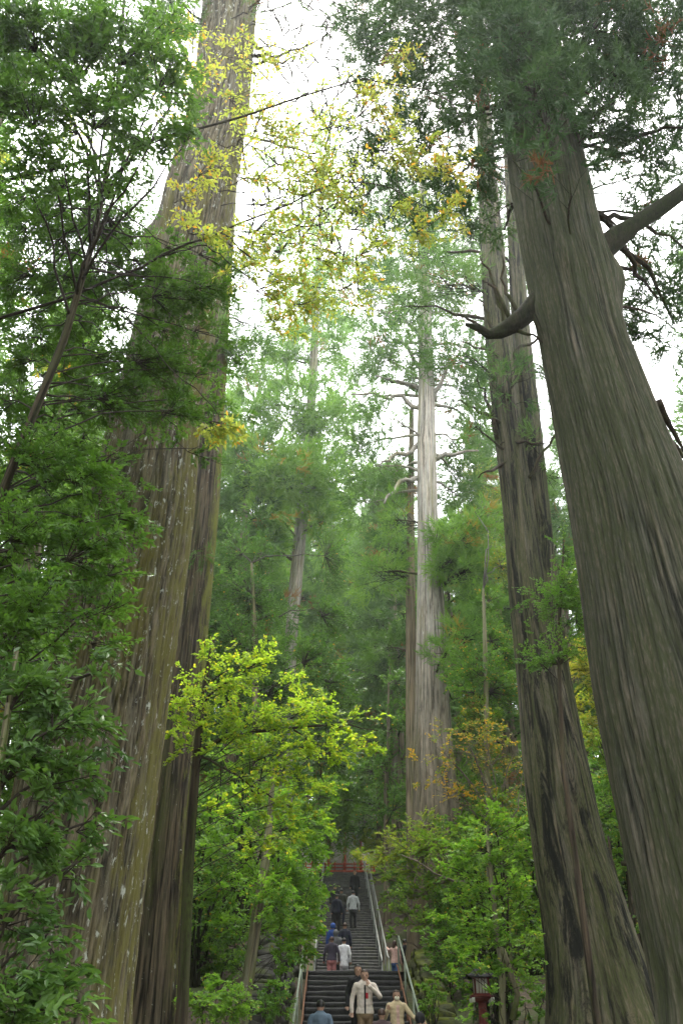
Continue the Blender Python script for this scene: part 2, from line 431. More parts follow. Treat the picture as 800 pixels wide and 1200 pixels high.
def step_mesh(name, half, depth, h, mat, seed):
    """one rough-hewn stone step: worn nosing, uneven front"""
    r = np.random.default_rng(seed)
    n = 26
    x = np.linspace(-half, half, n)
    jog = (vnoise(x * 2.2 + seed * 7.1, x * 0 + 3.3, x * 0) - 0.5) * 0.05
    top = (vnoise(x * 1.6 + seed * 3.7, x * 0 + 9.1, x * 0) - 0.5) * 0.035
    prof = [(-0.0, -0.09), (-0.012, h * 0.45), (-0.004, h - 0.03), (0.022, h - 0.002), (0.16, h + 0.004), (depth + 0.14, h - 0.004), (depth + 0.14, -0.09)]
    V = np.array([[(xx, pr[0] + (jg if k < 5 else 0), pr[1] + (tp if 2 <= k <= 4 else 0)) for k, pr in enumerate(prof)] for xx, jg, tp in zip(x, jog, top)])
    k = len(prof); idx = np.arange(n * k).reshape(n, k)
    F = np.stack([idx[:-1, :-1], idx[1:, :-1], idx[1:, 1:], idx[:-1, 1:]], -1).reshape(-1, 4)
    e0, e1 = idx[0][None, :], idx[-1][::-1][None, :]
    return mesh_data(name, V.reshape(-1, 3), [F, e0, e1], mat)

stairs = thing('stone_stairs', 'long steep flights of dark worn stone steps climbing between the cedars', 'stairs', (xs(18.3), 18.3, 0))
sm_low = [step_mesh('step', 1.36, STEP_T, STEP_R, M['step_dark'], 10 + k) for k in range(7)]
sm_up = [step_mesh('step', 1.36, STEP_T, STEP_R, M['step_grey'], 40 + k) for k in range(7)]
def place_step(me, Y, Z):
    o = link(bpy.data.objects.new('step', me)); o.location = (xs(Y), Y, Z); part(o, stairs)
for k in range(N_LOW):
    Y = LAND1_Y - (k + 1) * STEP_T + (STEP_T if False else 0)
    z = LAND1_Z - (k + 1) * STEP_R
    if z < -0.1: break
    place_step(sm_low[k % 7], Y, z - STEP_R)
# landing: top riser plus a paved platform
def landing(y0, y1, z, half, mat, seed):
    me = step_mesh('landing', half, y1 - y0, STEP_R, mat, seed)
    o = link(bpy.data.objects.new('landing', me)); o.location = (xs((y0 + y1) / 2), y0, z - STEP_R); part(o, stairs)
landing(LAND1_Y, LAND2_Y, LAND1_Z, 1.36, M['step_dark'], 91)
for k in range(N_UP):
    place_step(sm_up[k % 7], LAND2_Y + k * STEP_T, LAND1_Z + k * STEP_R)
landing(TOP_Y, TOP_Y + 10, TOP_Z + 0.003, 3.5, M['step_grey'], 92)

# paved shoulders of the landing where people stand beside the flights
for sgn, nm in ((1, 'paved'), (-1, 'paved')):
    yy = np.linspace(LAND1_Y + 0.35, LAND2_Y - 0.1, 14); xx = np.linspace(1.37, 2.9, 5)
    A, B = np.meshgrid(xx, yy)
    zz = LAND1_Z - 0.012 + (vnoise(A * 3, B * 3, A * 0) - 0.5) * 0.02
    V = np.stack([xs(33) + sgn * A, B, zz], -1).reshape(-1, 3)
    V2 = V.copy(); V2[:, 2] -= 0.5
    ii = np.arange(A.size).reshape(A.shape)
    Fq = np.stack([ii[:-1, :-1], ii[:-1, 1:], ii[1:, 1:], ii[1:, :-1]], -1).reshape(-1, 4)
    rim = np.concatenate([ii[0, :-1], ii[:-1, -1], ii[-1, :0:-1], ii[:0:-1, 0]])
    rn = np.roll(rim, -1); nv = A.size
    side = np.stack([rim, rn, rn + nv, rim + nv], -1)
    part(mesh_obj('landing_shoulder', np.vstack([V, V2]), [Fq, side], M['step_grey']), stairs)

# ---------------------------------------------------------------- hand rails
M['rail'] = plain_mat('pale_green_rail_paint', (0.22, 0.25, 0.20), 0.5, 0.18, 9, metal=0.2)
M['rail_white'] = plain_mat('galvanised_rail', (0.24, 0.25, 0.23), 0.5, 0.15, 9, metal=0.3)
M['rust'] = plain_mat('rusty_pipe', (0.16, 0.075, 0.04), 0.75, 0.4, 14)
def rail(label, y0, y1, off, hgt, rad, mat, post_gap, name='handrail', lower=None):
    t = thing(name, label, 'handrail', (xs(y0) + off, y0, float(stair_line(y0))))
    yy = np.linspace(y0, y1, 24)
    def path(h):
        q = np.stack([xs(yy) + off, yy, stair_line(yy) + h], -1); return q
    V, F, T = tube(path(hgt), rad, 8, True); part(mesh_obj('rail', V, [F, T], mat, smooth=True), t)
    if lower is not None:
        V, F, T = tube(path(lower), rad * 0.75, 8, True); part(mesh_obj('lower_rail', V, [F, T], mat, smooth=True), t)
    y = y0 + 0.15
    while y < y1:
        b0 = np.array([xs(y) + off, y, float(stair_line(y)) - 0.45]); b1 = np.array([xs(y) + off, y, float(stair_line(y)) + hgt])
        V, F, T = tube(np.linspace(b0, b1, 3), rad * 0.9, 8, True); part(mesh_obj('post', V, [F, T], mat, smooth=True), t)
        y += post_gap
    return t
rail('pale metal handrail along the left edge of the lower stone flight', 18.6, 29.4, -1.43, 0.92, 0.028, M['rail'], 2.6)
rail('pale metal handrail along the right edge of the lower stone flight', 18.6, 29.4, 1.33, 0.92, 0.028, M['rail'], 2.6)
rail('thin rusty pipe at ankle height edging the left of the lower flight', 18.6, 29.2, -1.335, 0.16, 0.022, M['rust'], 2.2, 'edge_pipe')
rail('thin rusty pipe at ankle height edging the right of the lower flight', 18.6, 29.2, 1.27, 0.16, 0.022, M['rust'], 2.2, 'edge_pipe')
rail('galvanised handrail up the left side of the upper stone flight', 37.4, 60.3, -1.35, 0.92, 0.030, M['rail_white'], 2.5)
rail('galvanised inner handrail up the right side of the upper stone flight', 37.4, 60.3, 1.22, 0.92, 0.030, M['rail_white'], 2.5)
rail('galvanised outer handrail beside the bank right of the upper flight', 37.0, 60.3, 1.46, 0.98, 0.030, M['rail_white'], 2.5)

# ---------------------------------------------------------------- dry stone walls beside the stairs
def stone_proto(seed, mat):
    r = np.random.default_rng(seed)
    import itertools
    # 3x3x3 cube surface pushed towards a boulder
    g = [-1, 0, 1]
    pts = [p for p in itertools.product(g, g, g) if max(map(abs, p)) == 1]
    idx = {p: i for i, p in enumerate(pts)}
    V = np.array(pts, float)
    V = V * (0.72 + 0.28 / np.linalg.norm(V, axis=1, keepdims=True)) * np.array([1, 0.9, 0.85]) + r.normal(0, 0.09, V.shape)
    F = []
    for ax in range(3):
        for s in (-1, 1):
            for a in (-1, 0):
                for b_ in (-1, 0):
                    q = []
                    for da, db in ((0, 0), (1, 0), (1, 1), (0, 1)):
                        p = [0, 0, 0]; p[ax] = s; p[(ax + 1) % 3] = a + da; p[(ax + 2) % 3] = b_ + db; q.append(idx[tuple(p)])
                    F.append(q if s > 0 else q[::-1])
    return mesh_data('stone', V * 0.5, [np.array(F)], mat, smooth=False)
protos_l = [stone_proto(k, M['wall_stone']) for k in range(6)]
protos_r = [stone_proto(20 + k, M['bank_moss']) for k in range(6)]
def stone_wall(label, protos, y0, y1, off, rows, lift):
    t = thing('stone_wall', label, 'wall', (xs(y0) + off, y0, float(stair_line(y0))))
    for row in range(rows):
        y = y0 + rng.uniform(0, 0.3)
        while y < y1:
            w = rng.uniform(0.24, 0.55); h = rng.uniform(0.22, 0.34)
            o = link(bpy.data.objects.new('stone', protos[rng.integers(6)]))
            o.location = (xs(y) + off + np.sign(off) * (row * 0.10 + rng.uniform(-0.05, 0.05)), y + w / 2, float(stair_line(y + w / 2)) + lift + row * 0.26 + rng.uniform(-.03, .03))
            o.scale = (0.55, w * 1.12, h * 1.2); o.rotation_euler = (rng.normal(0, .1) + math.atan(SL), rng.normal(0, .12), rng.normal(0, .12))
            part(o, t); y += w
stone_wall('dry wall of dark mossy stones left of the lower stair flight', protos_l, 19.5, 30.5, -1.95, 5, 0.0)
stone_wall('low edging of bright mossy stones right of the lower stair flight', protos_r, 19.5, 30.5, 1.85, 3, -0.12)

# ================================================================ trunks
def catmull(P, n):
    P = np.asarray(P, float); m_ = len(P)
    d = np.concatenate([[0], np.cumsum(np.linalg.norm(np.diff(P[:, :3], axis=0), axis=1))])
    s = np.linspace(0, d[-1], n)
    # piecewise linear smoothed
    Q = np.stack([np.interp(s, d, P[:, k]) for k in range(P.shape[1])], -1)
    w = max(3, n // (m_ * 3) | 1)
    if w > 3:
        pad = np.concatenate([np.repeat(Q[:1], w, 0), Q, np.repeat(Q[-1:], w, 0)])
        ker = np.hanning(w + 2)[1:-1]; ker /= ker.sum()
        S = np.stack([np.convolve(pad[:, k], ker, 'same') for k in range(Q.shape[1])], -1)[w:-w]
        S[0] = Q[0]; S[-1] = Q[-1]
        Q = S
    return Q, s

def trunk_mesh(name, P, mat, ridge=0.08, amp=0.025, lobe=0.06, seed=0, res=0.04, seg=0.14, flare=0.35, knots=(), flute=0, long=0.45):
    """P: list of (x,y,z,radius) from the ground up"""
    P = np.asarray(P, float)
    Ltot = np.linalg.norm(np.diff(P[:, :3], axis=0), axis=1).sum()
    n = int(max(12, Ltot / seg)); Q, s = catmull(P, n)
    rmax = P[:, 3].max(); sides = int(np.clip(2 * np.pi * rmax / res, 10, 430))
    th = np.linspace(0, 2 * np.pi, sides, endpoint=False)
    r0 = Q[:, 3]
    T_, S_ = np.meshgrid(th, s); Rr = np.repeat(r0[:, None], sides, 1)
    c, si = np.cos(T_), np.sin(T_)
    k = rmax / ridge
    warp = (vnoise(c * 3 + seed, si * 3, S_ * 0.7) - 0.5) * 0.8
    cw, sw = np.cos(T_ + warp * 0.25), np.sin(T_ + warp * 0.25)
    n1 = vnoise(cw * k + 13 + seed, sw * k, S_ * long + seed)
    n2 = vnoise(cw * k * 2.1 + 3, sw * k * 2.1 + seed, S_ * long * 2.6)
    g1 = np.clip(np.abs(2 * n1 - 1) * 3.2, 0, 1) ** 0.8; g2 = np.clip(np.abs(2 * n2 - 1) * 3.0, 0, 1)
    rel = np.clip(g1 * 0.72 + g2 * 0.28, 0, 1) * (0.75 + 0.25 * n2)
    big = vnoise(c * 1.4 + seed * 2.1, si * 1.4 + 5, S_ * 0.22) - 0.5
    rad = Rr * (1 + lobe * 2 * big) + amp * (rel - 0.5) * np.clip(Rr / rmax * 1.4, 0.2, 1)
    if flare:
        fl = np.exp(-s / (rmax * 1.6))[:, None]
        lob = 0.5 + 0.5 * np.cos(T_ * 5 + seed + 2 * vnoise(c + seed, si, S_ * 0.3))
        rad = rad + Rr * flare * fl * (0.5 + lob)
    if flute:
        rad = rad - Rr * flute * np.clip(np.cos(T_ * 2 + 0.7 + S_ * 0.02), 0, 1) ** 4
    for (kt, ks, kr, ka) in knots:        # angle, height along trunk, size, bulge
        dth = (T_ - kt + np.pi) % (2 * np.pi) - np.pi
        rad = rad + ka * np.exp(-((dth * rmax) ** 2 + (S_ - ks) ** 2) / (kr ** 2))
    V = np.stack([Q[:, 0, None] + rad * c, Q[:, 1, None] + rad * si, np.repeat(Q[:, 2, None], sides, 1)], -1).reshape(-1, 3)
    idx = np.arange(n * sides).reshape(n, sides); r_ = np.roll(idx, -1, 1)
    F = np.stack([idx[:-1], r_[:-1], r_[1:], idx[1:]], -1).reshape(-1, 4)
    bark = np.stack([c * rmax, si * rmax, S_], -1).reshape(-1, 3) + seed * 3.7
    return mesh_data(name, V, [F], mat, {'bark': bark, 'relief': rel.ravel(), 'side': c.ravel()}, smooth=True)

def px_axis(spec, Y, base_r=None, lean=0.0, sink=0.4):
    """spec: [(px, py, width_px)] from low to high on plane Y (+lean m of depth per point), extended down to the ground"""
    pts = []
    for i, (px, py, w) in enumerate(spec):
        yy = Y + lean * i
        p = PX(px, py, yy); pts.append((*p, 0.5 * w * zdepth(py, yy) / FPX))
    x, y, z, r = pts[0]
    g = float(ground(x, y))
    if z > g:
        pts.insert(0, (x, y, g - sink, base_r or r))
    return pts

def limb(parent, pts, r0, r1, mat, name='limb', sides=7, pw=1.0):
    pts = np.asarray(pts, float); n = len(pts)
    t = np.linspace(0, 1, n) ** pw
    rad = r0 + (r1 - r0) * t
    rad = rad * (1 + 0.10 * rng.normal(0, 1, n))
    V, F, T = tube(pts, rad, sides, True)
    bark = np.zeros_like(V); bark[:, :2] = V[:, :2]; bark[:, 2] = V[:, 2] * 3
    o = mesh_obj(name, V, [F, T], mat, None, {'bark': V * 1.0, 'relief': rng.uniform(0.3, .8, len(V))}, True)
    return part(o, parent)

# ================================================================ foliage generators
def leaf_geo(pos, d, nrm, L, W, shape):
    s = unit(np.cross(d, nrm)); nrm = np.cross(s, d)
    L, W = L[:, None], W[:, None]
    n = len(pos)
    if shape == 'oval':
        b = pos; t = pos + d * L - nrm * L * 0.10
        lift = nrm * W * 0.16
        l1, l2 = pos + d * L * 0.30 + s * W * .46 + lift, pos + d * L * 0.68 + s * W * .36 + lift - nrm * L * 0.04
        r1, r2 = pos + d * L * 0.30 - s * W * .46 + lift, pos + d * L * 0.68 - s * W * .36 + lift - nrm * L * 0.04
        V = np.stack([b, l1, l2, t, r2, r1], 1).reshape(-1, 3)
        i = np.arange(n)[:, None] * 6
        Q = np.vstack([i + [0, 3, 2, 1], i + [0, 5, 4, 3]])
        return V, Q, None, 6
    lift = nrm * W * 0.18
    V = np.stack([pos, pos + d * L * .45 + s * W * .5 + lift, pos + d * L, pos + d * L * .45 - s * W * .5 + lift], 1).reshape(-1, 3)
    i = np.arange(n)[:, None] * 4
    T = np.vstack([i + [0, 2, 1], i + [0, 3, 2]])
    return V, None, T, 4

def spray(bag, twigs, c, rad, n_tw, n_lf, L, W, shape='diamond', flat=0.5, droop=0.25, up=0.2, hue_p=0.0, hue_all=0.0, root=None, tw_r=0.006, pick=None, tone=0.0, reach=1.12):
    """a leafy bough: side branches run out from its inner end, twigs fan off them in loose planes, leaves set along the twigs"""
    c = np.asarray(c, float); rad = np.asarray(rad, float)
    ln = np.linalg.norm(rad) / 1.73
    inner = c.copy()
    if root is not None:
        v = np.asarray(root, float) - c; d_ = np.linalg.norm(v)
        inner = c + v / max(d_, 1e-6) * min(d_, 0.8 * ln)
    nb = max(4, n_tw // 6)
    g = unit(rng.normal(0, 1, (nb, 3))) * rng.uniform(0.1, 1, (nb, 1)) ** 0.5 * reach
    end = c + g * rad
    dk = unit(end - inner)
    nk = unit(np.array([0, 0, 1.0]) + rng.normal(0, 0.55, (nb, 3)) * (1.25 - flat))
    sk = unit(np.cross(dk, nk))
    w = np.arange(n_tw) % nb
    tb = rng.uniform(0.35, 1.0, (n_tw, 1))
    base = inner + (end[w] - inner) * tb
    sg = np.where((np.arange(n_tw) // nb) % 2 == 0, 1.0, -1.0)[:, None]
    d0 = unit(dk[w] * 0.65 + sk[w] * sg * rng.uniform(0.3, 1.1, (n_tw, 1)) + rng.normal(0, .22, (n_tw, 3)))
    tl = np.maximum(0.42 * ln, 2.2 * L) * rng.uniform(0.45, 1.15, n_tw)
    tip = base + d0 * tl[:, None]
    t = np.linspace(0.1, 1.0, n_lf)[None, :] + rng.normal(0, .04, (n_tw, n_lf))
    P = base[:, None] + (tip - base)[:, None] * t[..., None]
    P[..., 2] -= droop * tl[:, None] * t ** 2
    side = sk[w]
    sgn = np.where(np.arange(n_lf) % 2 == 0, 1.0, -1.0)[None, :, None] * rng.choice([-1, 1], (n_tw, 1, 1))
    s2 = unit(np.cross(d0, nk[w]))
    D = d0[:, None] * 0.75 + s2[:, None] * sgn * rng.uniform(0.4, 1.0, (n_tw, n_lf, 1)) + rng.normal(0, .35, (n_tw, n_lf, 3)) * (1.1 - flat)
    D[..., 2] -= droop * 0.8
    D = unit(D).reshape(-1, 3)
    Nn = unit(np.repeat(nk[w], n_lf, 0) * (0.35 + flat) + rng.normal(0, .55, (n_tw * n_lf, 3)) * (1.15 - flat * 0.6))
    P = P.reshape(-1, 3) + rng.normal(0, 0.15, (n_tw * n_lf, 3)) * L
    k = len(P)
    LL = L * rng.uniform(0.6, 1.15, k); WW = W * rng.uniform(0.75, 1.15, k) * LL / L
    var = np.clip(np.repeat(rng.uniform(0.0, 1.0, nb)[w] * 0.5 + rng.uniform(0, .2, n_tw), n_lf) + rng.uniform(0, 1, k) * 0.35 + tone, 0, 1)
    hue = np.where(rng.uniform(0, 1, k) < hue_p, rng.uniform(0.4, 1, k), 0) + hue_all * rng.uniform(0.3, 1, k) * np.repeat(rng.uniform(0.5, 1.4, nb)[w], n_lf)
    hue = np.clip(hue, 0, 1)
    if pick is not None:
        pick.append((P, D, Nn, LL, WW, var))
    else:
        V, Q, T, m_ = leaf_geo(P, D, Nn, LL, WW, shape)
        bag.add(V, Q, T, np.repeat(var, m_), np.repeat(hue, m_))
    if twigs is not None:
        tt = np.array([0, 1.0]); A = base[:, None] + (tip - base)[:, None] * tt[None, :, None]
        A[..., 2] -= droop * tl[:, None] * tt[None] ** 2
        rr = tw_r * np.array([0.7, 0.3])
        e1 = unit(np.cross(d0, nk[w])); e2 = np.cross(d0, e1)
        ang = np.array([0, 2.094, 4.189])
        off = e1[:, None, None] * np.cos(ang)[None, None, :, None] + e2[:, None, None] * np.sin(ang)[None, None, :, None]
        TV = A[:, :, None] + off * rr[None, :, None, None]
        i = np.arange(n_tw)[:, None] * 6
        Q = np.vstack([i + np.array([b_, (b_ + 1) % 3, 3 + (b_ + 1) % 3, 3 + b_]) for b_ in range(3)])
        twigs.add(TV.reshape(-1, 3), Q)
        for j in range(nb):
            q = bez(inner, end[j], 0.0, 0.03, 3)
            V, F = tube(q, np.linspace(tw_r * 1.6, tw_r * 0.6, 3), 3); twigs.add(V, F)

def sugi_clump(bag, twigs, c, rad, n_sh, blades=10, bl=0.26, bw=0.022, tw_r=0.012, hue_p=0.02, droop=0.15, root=None, tone=0.0):
    """cedar foliage: rope-like shoots of narrow needles bunched in tufts"""
    c = np.asarray(c, float); rad = np.asarray(rad, float)
    ncl = max(3, n_sh // 9)
    cen = unit(rng.normal(0, 1, (ncl, 3))) * rng.uniform(0.25, 1, (ncl, 1)) ** 0.6
    w = rng.integers(0, ncl, n_sh)
    g = cen[w] + rng.normal(0, 0.145, (n_sh, 3))
    pos = c + g * rad
    outd = unit(cen[w] * rad + rng.normal(0, .25, (n_sh, 3)) + np.array([0, 0, 0.35 - droop * 2]))
    sh = unit(outd + rng.normal(0, .45, (n_sh, 3)))
    tt = rng.uniform(0, 1, (n_sh, blades, 1))
    Lsh = bl * 1.4
    B = pos[:, None] + sh[:, None] * tt * Lsh
    B[..., 2] -= droop * tt[..., 0] ** 2 * Lsh
    D = unit(sh[:, None] * 0.9 + rng.normal(0, .42, (n_sh, blades, 3))).reshape(-1, 3)
    B = B.reshape(-1, 3); k = len(B)
    LL = bl * rng.uniform(0.5, 1.1, (k, 1))
    S = unit(np.cross(D, rng.normal(0, 1, (k, 3)))) * bw * rng.uniform(0.7, 1.3, (k, 1))
    tipc = B + D * LL + np.array([0, 0, 0.12]) * LL
    V = np.stack([B - S * 0.5, B + S * 0.5, tipc + S * 0.15, tipc - S * 0.15], 1).reshape(-1, 3)
    Q = np.arange(k * 4).reshape(k, 4)
    tv = np.clip(rng.uniform(0, 1, ncl) * 0.8 + rng.uniform(-0.15, 0.35), 0, 1.1)[w]
    var = np.clip(np.repeat(tv, blades) * 0.75 + rng.uniform(0, .3, k) + tone, 0, 1)
    hv = np.where(rng.uniform(0, 1, ncl) < hue_p, 0.9, 0.0)[w]
    bag.add(V, Q, None, np.repeat(var, 4), np.repeat(np.repeat(hv, blades), 4))
    if twigs is not None:
        inner = c if root is None else np.asarray(root, float) * 0.35 + c * 0.65
        r_in = c if root is None else c + unit((np.asarray(root, float) - c)[None])[0] * min(np.linalg.norm(np.asarray(root) - c), 1.3 * rad.max())
        for q in cen:
            f = rng.uniform(0.0, 1.0) ** 0.7
            st = r_in + (c - r_in) * f + rng.normal(0, 0.04, 3) * rad
            pth = bez(st, c + q * rad * 0.95, 0.08, 0.12, 4)
            V, F = tube(pth, np.linspace(tw_r * 1.0, tw_r * 0.35, 4), 3); twigs.add(V, F)

def px_r(rpx, py, Y): return rpx * zdepth(py, Y) / FPX

# ================================================================ trees
def axis_at(P, z):
    P = np.asarray(P, float); zz = np.clip(z, P[0, 2], P[-1, 2])
    return np.array([np.interp(zz, P[:, 2], P[:, k]) for k in range(4)])

def make_trunk(t, P, mat, name='trunk', **kw):
    o = link(bpy.data.objects.new(name, trunk_mesh(name, P, mat, **kw)))
    return part(o, t)

def sugi_crown(t, P, clumps, mat, limb_mat, bl=0.26, bw=0.022, blades=10, limb_r=0.07, drop=0.25, tw_r=0.012, hue_p=0.02, name='crown', depth=1.0, mul=1.0):
    bag, tw = Bag(), Bag()
    for (px, py, rx, ry, Y, cover) in clumps:
        c = PX(px, py, Y); z = zdepth(py, Y)
        rad = np.array([rx * z / FPX, 0.5 * (rx + ry) * z / FPX * depth, ry * z / FPX * 1.05])
        area = math.pi * rx * ry; ba = bl * bw * 0.65 * (FPX / z) ** 2
        n = int(np.clip(mul * SUGI_MUL * cover * area / (ba * blades), 12, 2500))
        dist = abs(c[0] - axis_at(P, c[2])[0]) + abs(c[1] - axis_at(P, c[2])[1])
        a = axis_at(P, c[2] - drop * dist)[:3]
        sugi_clump(bag, tw, c, rad, n, blades, bl, bw, tw_r, hue_p, root=a)
        if limb_r:
            pts = bez(a, c, 0.08, 0.05, 9)
            limb(t, pts, limb_r * (0.6 + 0.25 * dist / 2) if dist < 4 else limb_r * 1.2, tw_r, limb_mat)
    tag(bag.build(name, mat, t), kind='stuff')
    tw.build('branches', limb_mat, t)

def leafy(t, P, clumps, mat, twig_mat, L, W, shape='diamond', n_lf=12, flat=0.6, droop=0.2, hue_p=0.02, limb_r=0.03, tw_r=0.006, drop=0.5, name='crown', pick=None, depth=0.8, tone=0.0, limbs=True, spread=1.15, mul=1.0):
    bag, tw = Bag(), Bag()
    for cl in clumps:
        px, py, rx, ry, Y, cover = cl[:6]
        hue = cl[6] if len(cl) > 6 else 0.0
        c = PX(px, py, Y); z = zdepth(py, Y)
        rad = np.array([rx * z / FPX, 0.5 * (rx + ry) * z / FPX * depth, ry * z / FPX]) * spread
        la = L * W * 0.34 * (FPX / z) ** 2
        n = int(np.clip(mul * LEAF_MUL * cover * math.pi * rx * ry / (la * n_lf), 6, 1500))
        root = None
        if P is not None:
            dist = np.hypot(c[0] - axis_at(P, c[2])[0], c[1] - axis_at(P, c[2])[1])
            root = axis_at(P, c[2] - drop * dist * rng.uniform(0.25, 1.3) - rng.uniform(0, .5))[:3]
            if limbs:
                limb(t, bez(root, c, 0.06, 0.06, 8), limb_r, tw_r * 1.5, twig_mat, sides=5)
        spray(bag, tw, c, rad, n, n_lf, L, W, shape, flat, droop, 0.2, hue_p, hue, root, tw_r, pick, tone)
    if pick is None:
        tag(bag.build(name, mat, t), kind='stuff')
    tw.build('twigs', twig_mat, t)
    return bag

def big_leaves(t, pick, mat, count, name='crown'):
    """the leaves that show largest become objects, the rest one joined part"""
    P, D, Nn, LL, WW, var = [np.concatenate([p[k] for p in pick]) for k in range(6)]
    u, v = project(P)
    z = P[:, 1] * CP + (P[:, 2] - EYE) * SP
    size = LL / z * (0.4 + np.abs(Nn[:, 1]))
    size[(u < 4) | (u > 796) | (v < 4) | (v > 1196)] = 0
    order = np.argsort(-size); top, rest = order[:count], order[count:]
    V, Q, T, m_ = leaf_geo(P[rest], D[rest], Nn[rest], LL[rest], WW[rest], 'oval')
    bag = Bag(); bag.add(V, Q, T, np.repeat(var[rest], m_), 0.0)
    tag(bag.build(name, mat, t), kind='stuff')
    protos = []
    for k in range(5):
        V, Q, T, m_ = leaf_geo(np.zeros((1, 3)), np.array([[1.0, 0, 0]]), np.array([[0, 0, 1.0]]), np.ones(1), np.ones(1) * 0.40, 'oval')
        protos.append(mesh_data('leaf', V, [Q], mat, {'var': np.full(len(V), 0.1 + 0.2 * k), 'hue': np.zeros(len(V))}))
    inv = Matrix.Translation(t.location).inverted()
    for i in top:
        d = Vector(D[i]).normalized(); n = Vector(Nn[i]); s = d.cross(n).normalized(); n = s.cross(d)
        Mx = Matrix(((d.x, -s.x, n.x, P[i, 0]), (d.y, -s.y, n.y, P[i, 1]), (d.z, -s.z, n.z, P[i, 2]), (0, 0, 0, 1)))
        o = link(bpy.data.objects.new('leaf', protos[int(min(4, var[i] * 5))]))
        o.parent = t; o.matrix_parent_inverse = inv
        o.matrix_basis = Mx @ Matrix.Diagonal((LL[i], LL[i] * (WW[i] / LL[i]) / 0.40, LL[i], 1))

# ---------------------------------------------------------------- the great cedars
# right, near: heavily furrowed trunk
P = px_axis([(895, 1190, 222), (842, 1000, 200), (790, 800, 180), (740, 600, 140), (711, 500, 118), (683, 400, 96), (661, 300, 92), (643, 210, 88), (625, 100, 76), (611, 0, 64), (592, -140, 46), (575, -300, 24)], 11.0, 1.35)
t = thing('cedar_tree', 'huge cedar with deeply furrowed mossy bark and a thick limb reaching right', 'tree', P[0][:3])
make_trunk(t, P, M['bark_right'], ridge=0.055, amp=0.062, lobe=0.05, seed=1, res=0.021, seg=0.18, long=0.55, flare=0.25,
           knots=((0.1, 9.0, 0.5, 0.22), (-0.1, 8.0, 0.6, 0.12), (-1.9, 13.4, 0.35, 0.12), (3.3, 12.6, 0.3, 0.1), (-0.3, 13.3, 0.5, 0.2)))
P1 = P
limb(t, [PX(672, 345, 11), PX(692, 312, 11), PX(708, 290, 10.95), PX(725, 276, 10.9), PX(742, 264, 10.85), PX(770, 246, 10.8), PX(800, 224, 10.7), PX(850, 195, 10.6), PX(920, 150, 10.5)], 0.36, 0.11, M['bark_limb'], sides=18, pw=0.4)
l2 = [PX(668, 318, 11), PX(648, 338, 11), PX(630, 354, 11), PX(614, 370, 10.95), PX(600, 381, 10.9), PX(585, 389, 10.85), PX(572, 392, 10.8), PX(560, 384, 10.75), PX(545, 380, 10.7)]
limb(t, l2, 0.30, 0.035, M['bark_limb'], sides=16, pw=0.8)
for (a, b_) in (((600, 380), (566, 330)), ((592, 386), (562, 300)), ((580, 390), (560, 350)), ((612, 372), (588, 300)), ((570, 391), (540, 372)), ((600, 384), (636, 402))):
    limb(t, bez(PX(*a, 10.88), PX(*b_, 10.9), 0.08, 0.10, 8), 0.045, 0.012, M['bark_dark'], sides=5)
for (a, b_, y1) in (((690, 160), (800, 150), 10), ((680, 165), (760, 60), 10.5), ((700, 250), (800, 290), 12), ((690, 240), (790, 380), 12.4), ((715, 270), (770, 350), 12), ((640, 150), (560, 90), 11), ((630, 200), (590, 270), 12), ((640, 120), (520, 60), 11), ((770, 470), (800, 530), 11.5), ((776, 505), (830, 560), 11.3), ((660, 120), (700, 20), 10.5)):
    limb(t, bez(PX(*a, 11), PX(*b_, y1), 0.04, 0.10, 9), 0.07, 0.02, M['bark_dark'], sides=6)
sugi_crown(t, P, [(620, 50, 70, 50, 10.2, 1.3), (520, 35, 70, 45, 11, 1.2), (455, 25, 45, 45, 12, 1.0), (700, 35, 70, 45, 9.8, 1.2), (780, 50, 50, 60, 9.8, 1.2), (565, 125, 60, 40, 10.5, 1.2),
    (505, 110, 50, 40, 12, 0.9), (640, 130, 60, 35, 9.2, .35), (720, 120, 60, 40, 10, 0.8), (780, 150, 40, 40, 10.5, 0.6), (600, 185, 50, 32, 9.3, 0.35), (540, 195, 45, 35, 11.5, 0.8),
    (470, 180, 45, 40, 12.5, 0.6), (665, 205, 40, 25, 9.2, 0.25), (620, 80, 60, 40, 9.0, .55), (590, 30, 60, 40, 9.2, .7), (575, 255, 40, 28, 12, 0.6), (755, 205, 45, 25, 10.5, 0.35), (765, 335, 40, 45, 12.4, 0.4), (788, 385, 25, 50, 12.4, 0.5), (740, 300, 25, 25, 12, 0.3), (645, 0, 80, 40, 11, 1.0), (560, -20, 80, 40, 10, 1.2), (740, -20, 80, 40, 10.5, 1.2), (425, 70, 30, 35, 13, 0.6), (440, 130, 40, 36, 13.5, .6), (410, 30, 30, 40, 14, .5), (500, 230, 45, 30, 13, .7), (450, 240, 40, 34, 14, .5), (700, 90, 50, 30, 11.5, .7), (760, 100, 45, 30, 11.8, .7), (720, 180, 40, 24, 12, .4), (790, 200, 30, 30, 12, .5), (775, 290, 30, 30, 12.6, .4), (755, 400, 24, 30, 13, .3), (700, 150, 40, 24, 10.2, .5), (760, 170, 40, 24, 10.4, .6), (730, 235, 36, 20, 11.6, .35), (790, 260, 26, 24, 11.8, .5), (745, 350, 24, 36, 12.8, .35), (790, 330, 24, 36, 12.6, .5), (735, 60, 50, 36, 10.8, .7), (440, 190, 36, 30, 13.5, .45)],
    M['sugi_dark'], M['bark_dark'], 0.18, 0.026, 10, 0.04, 0.2, 0.007, mul=1.5)

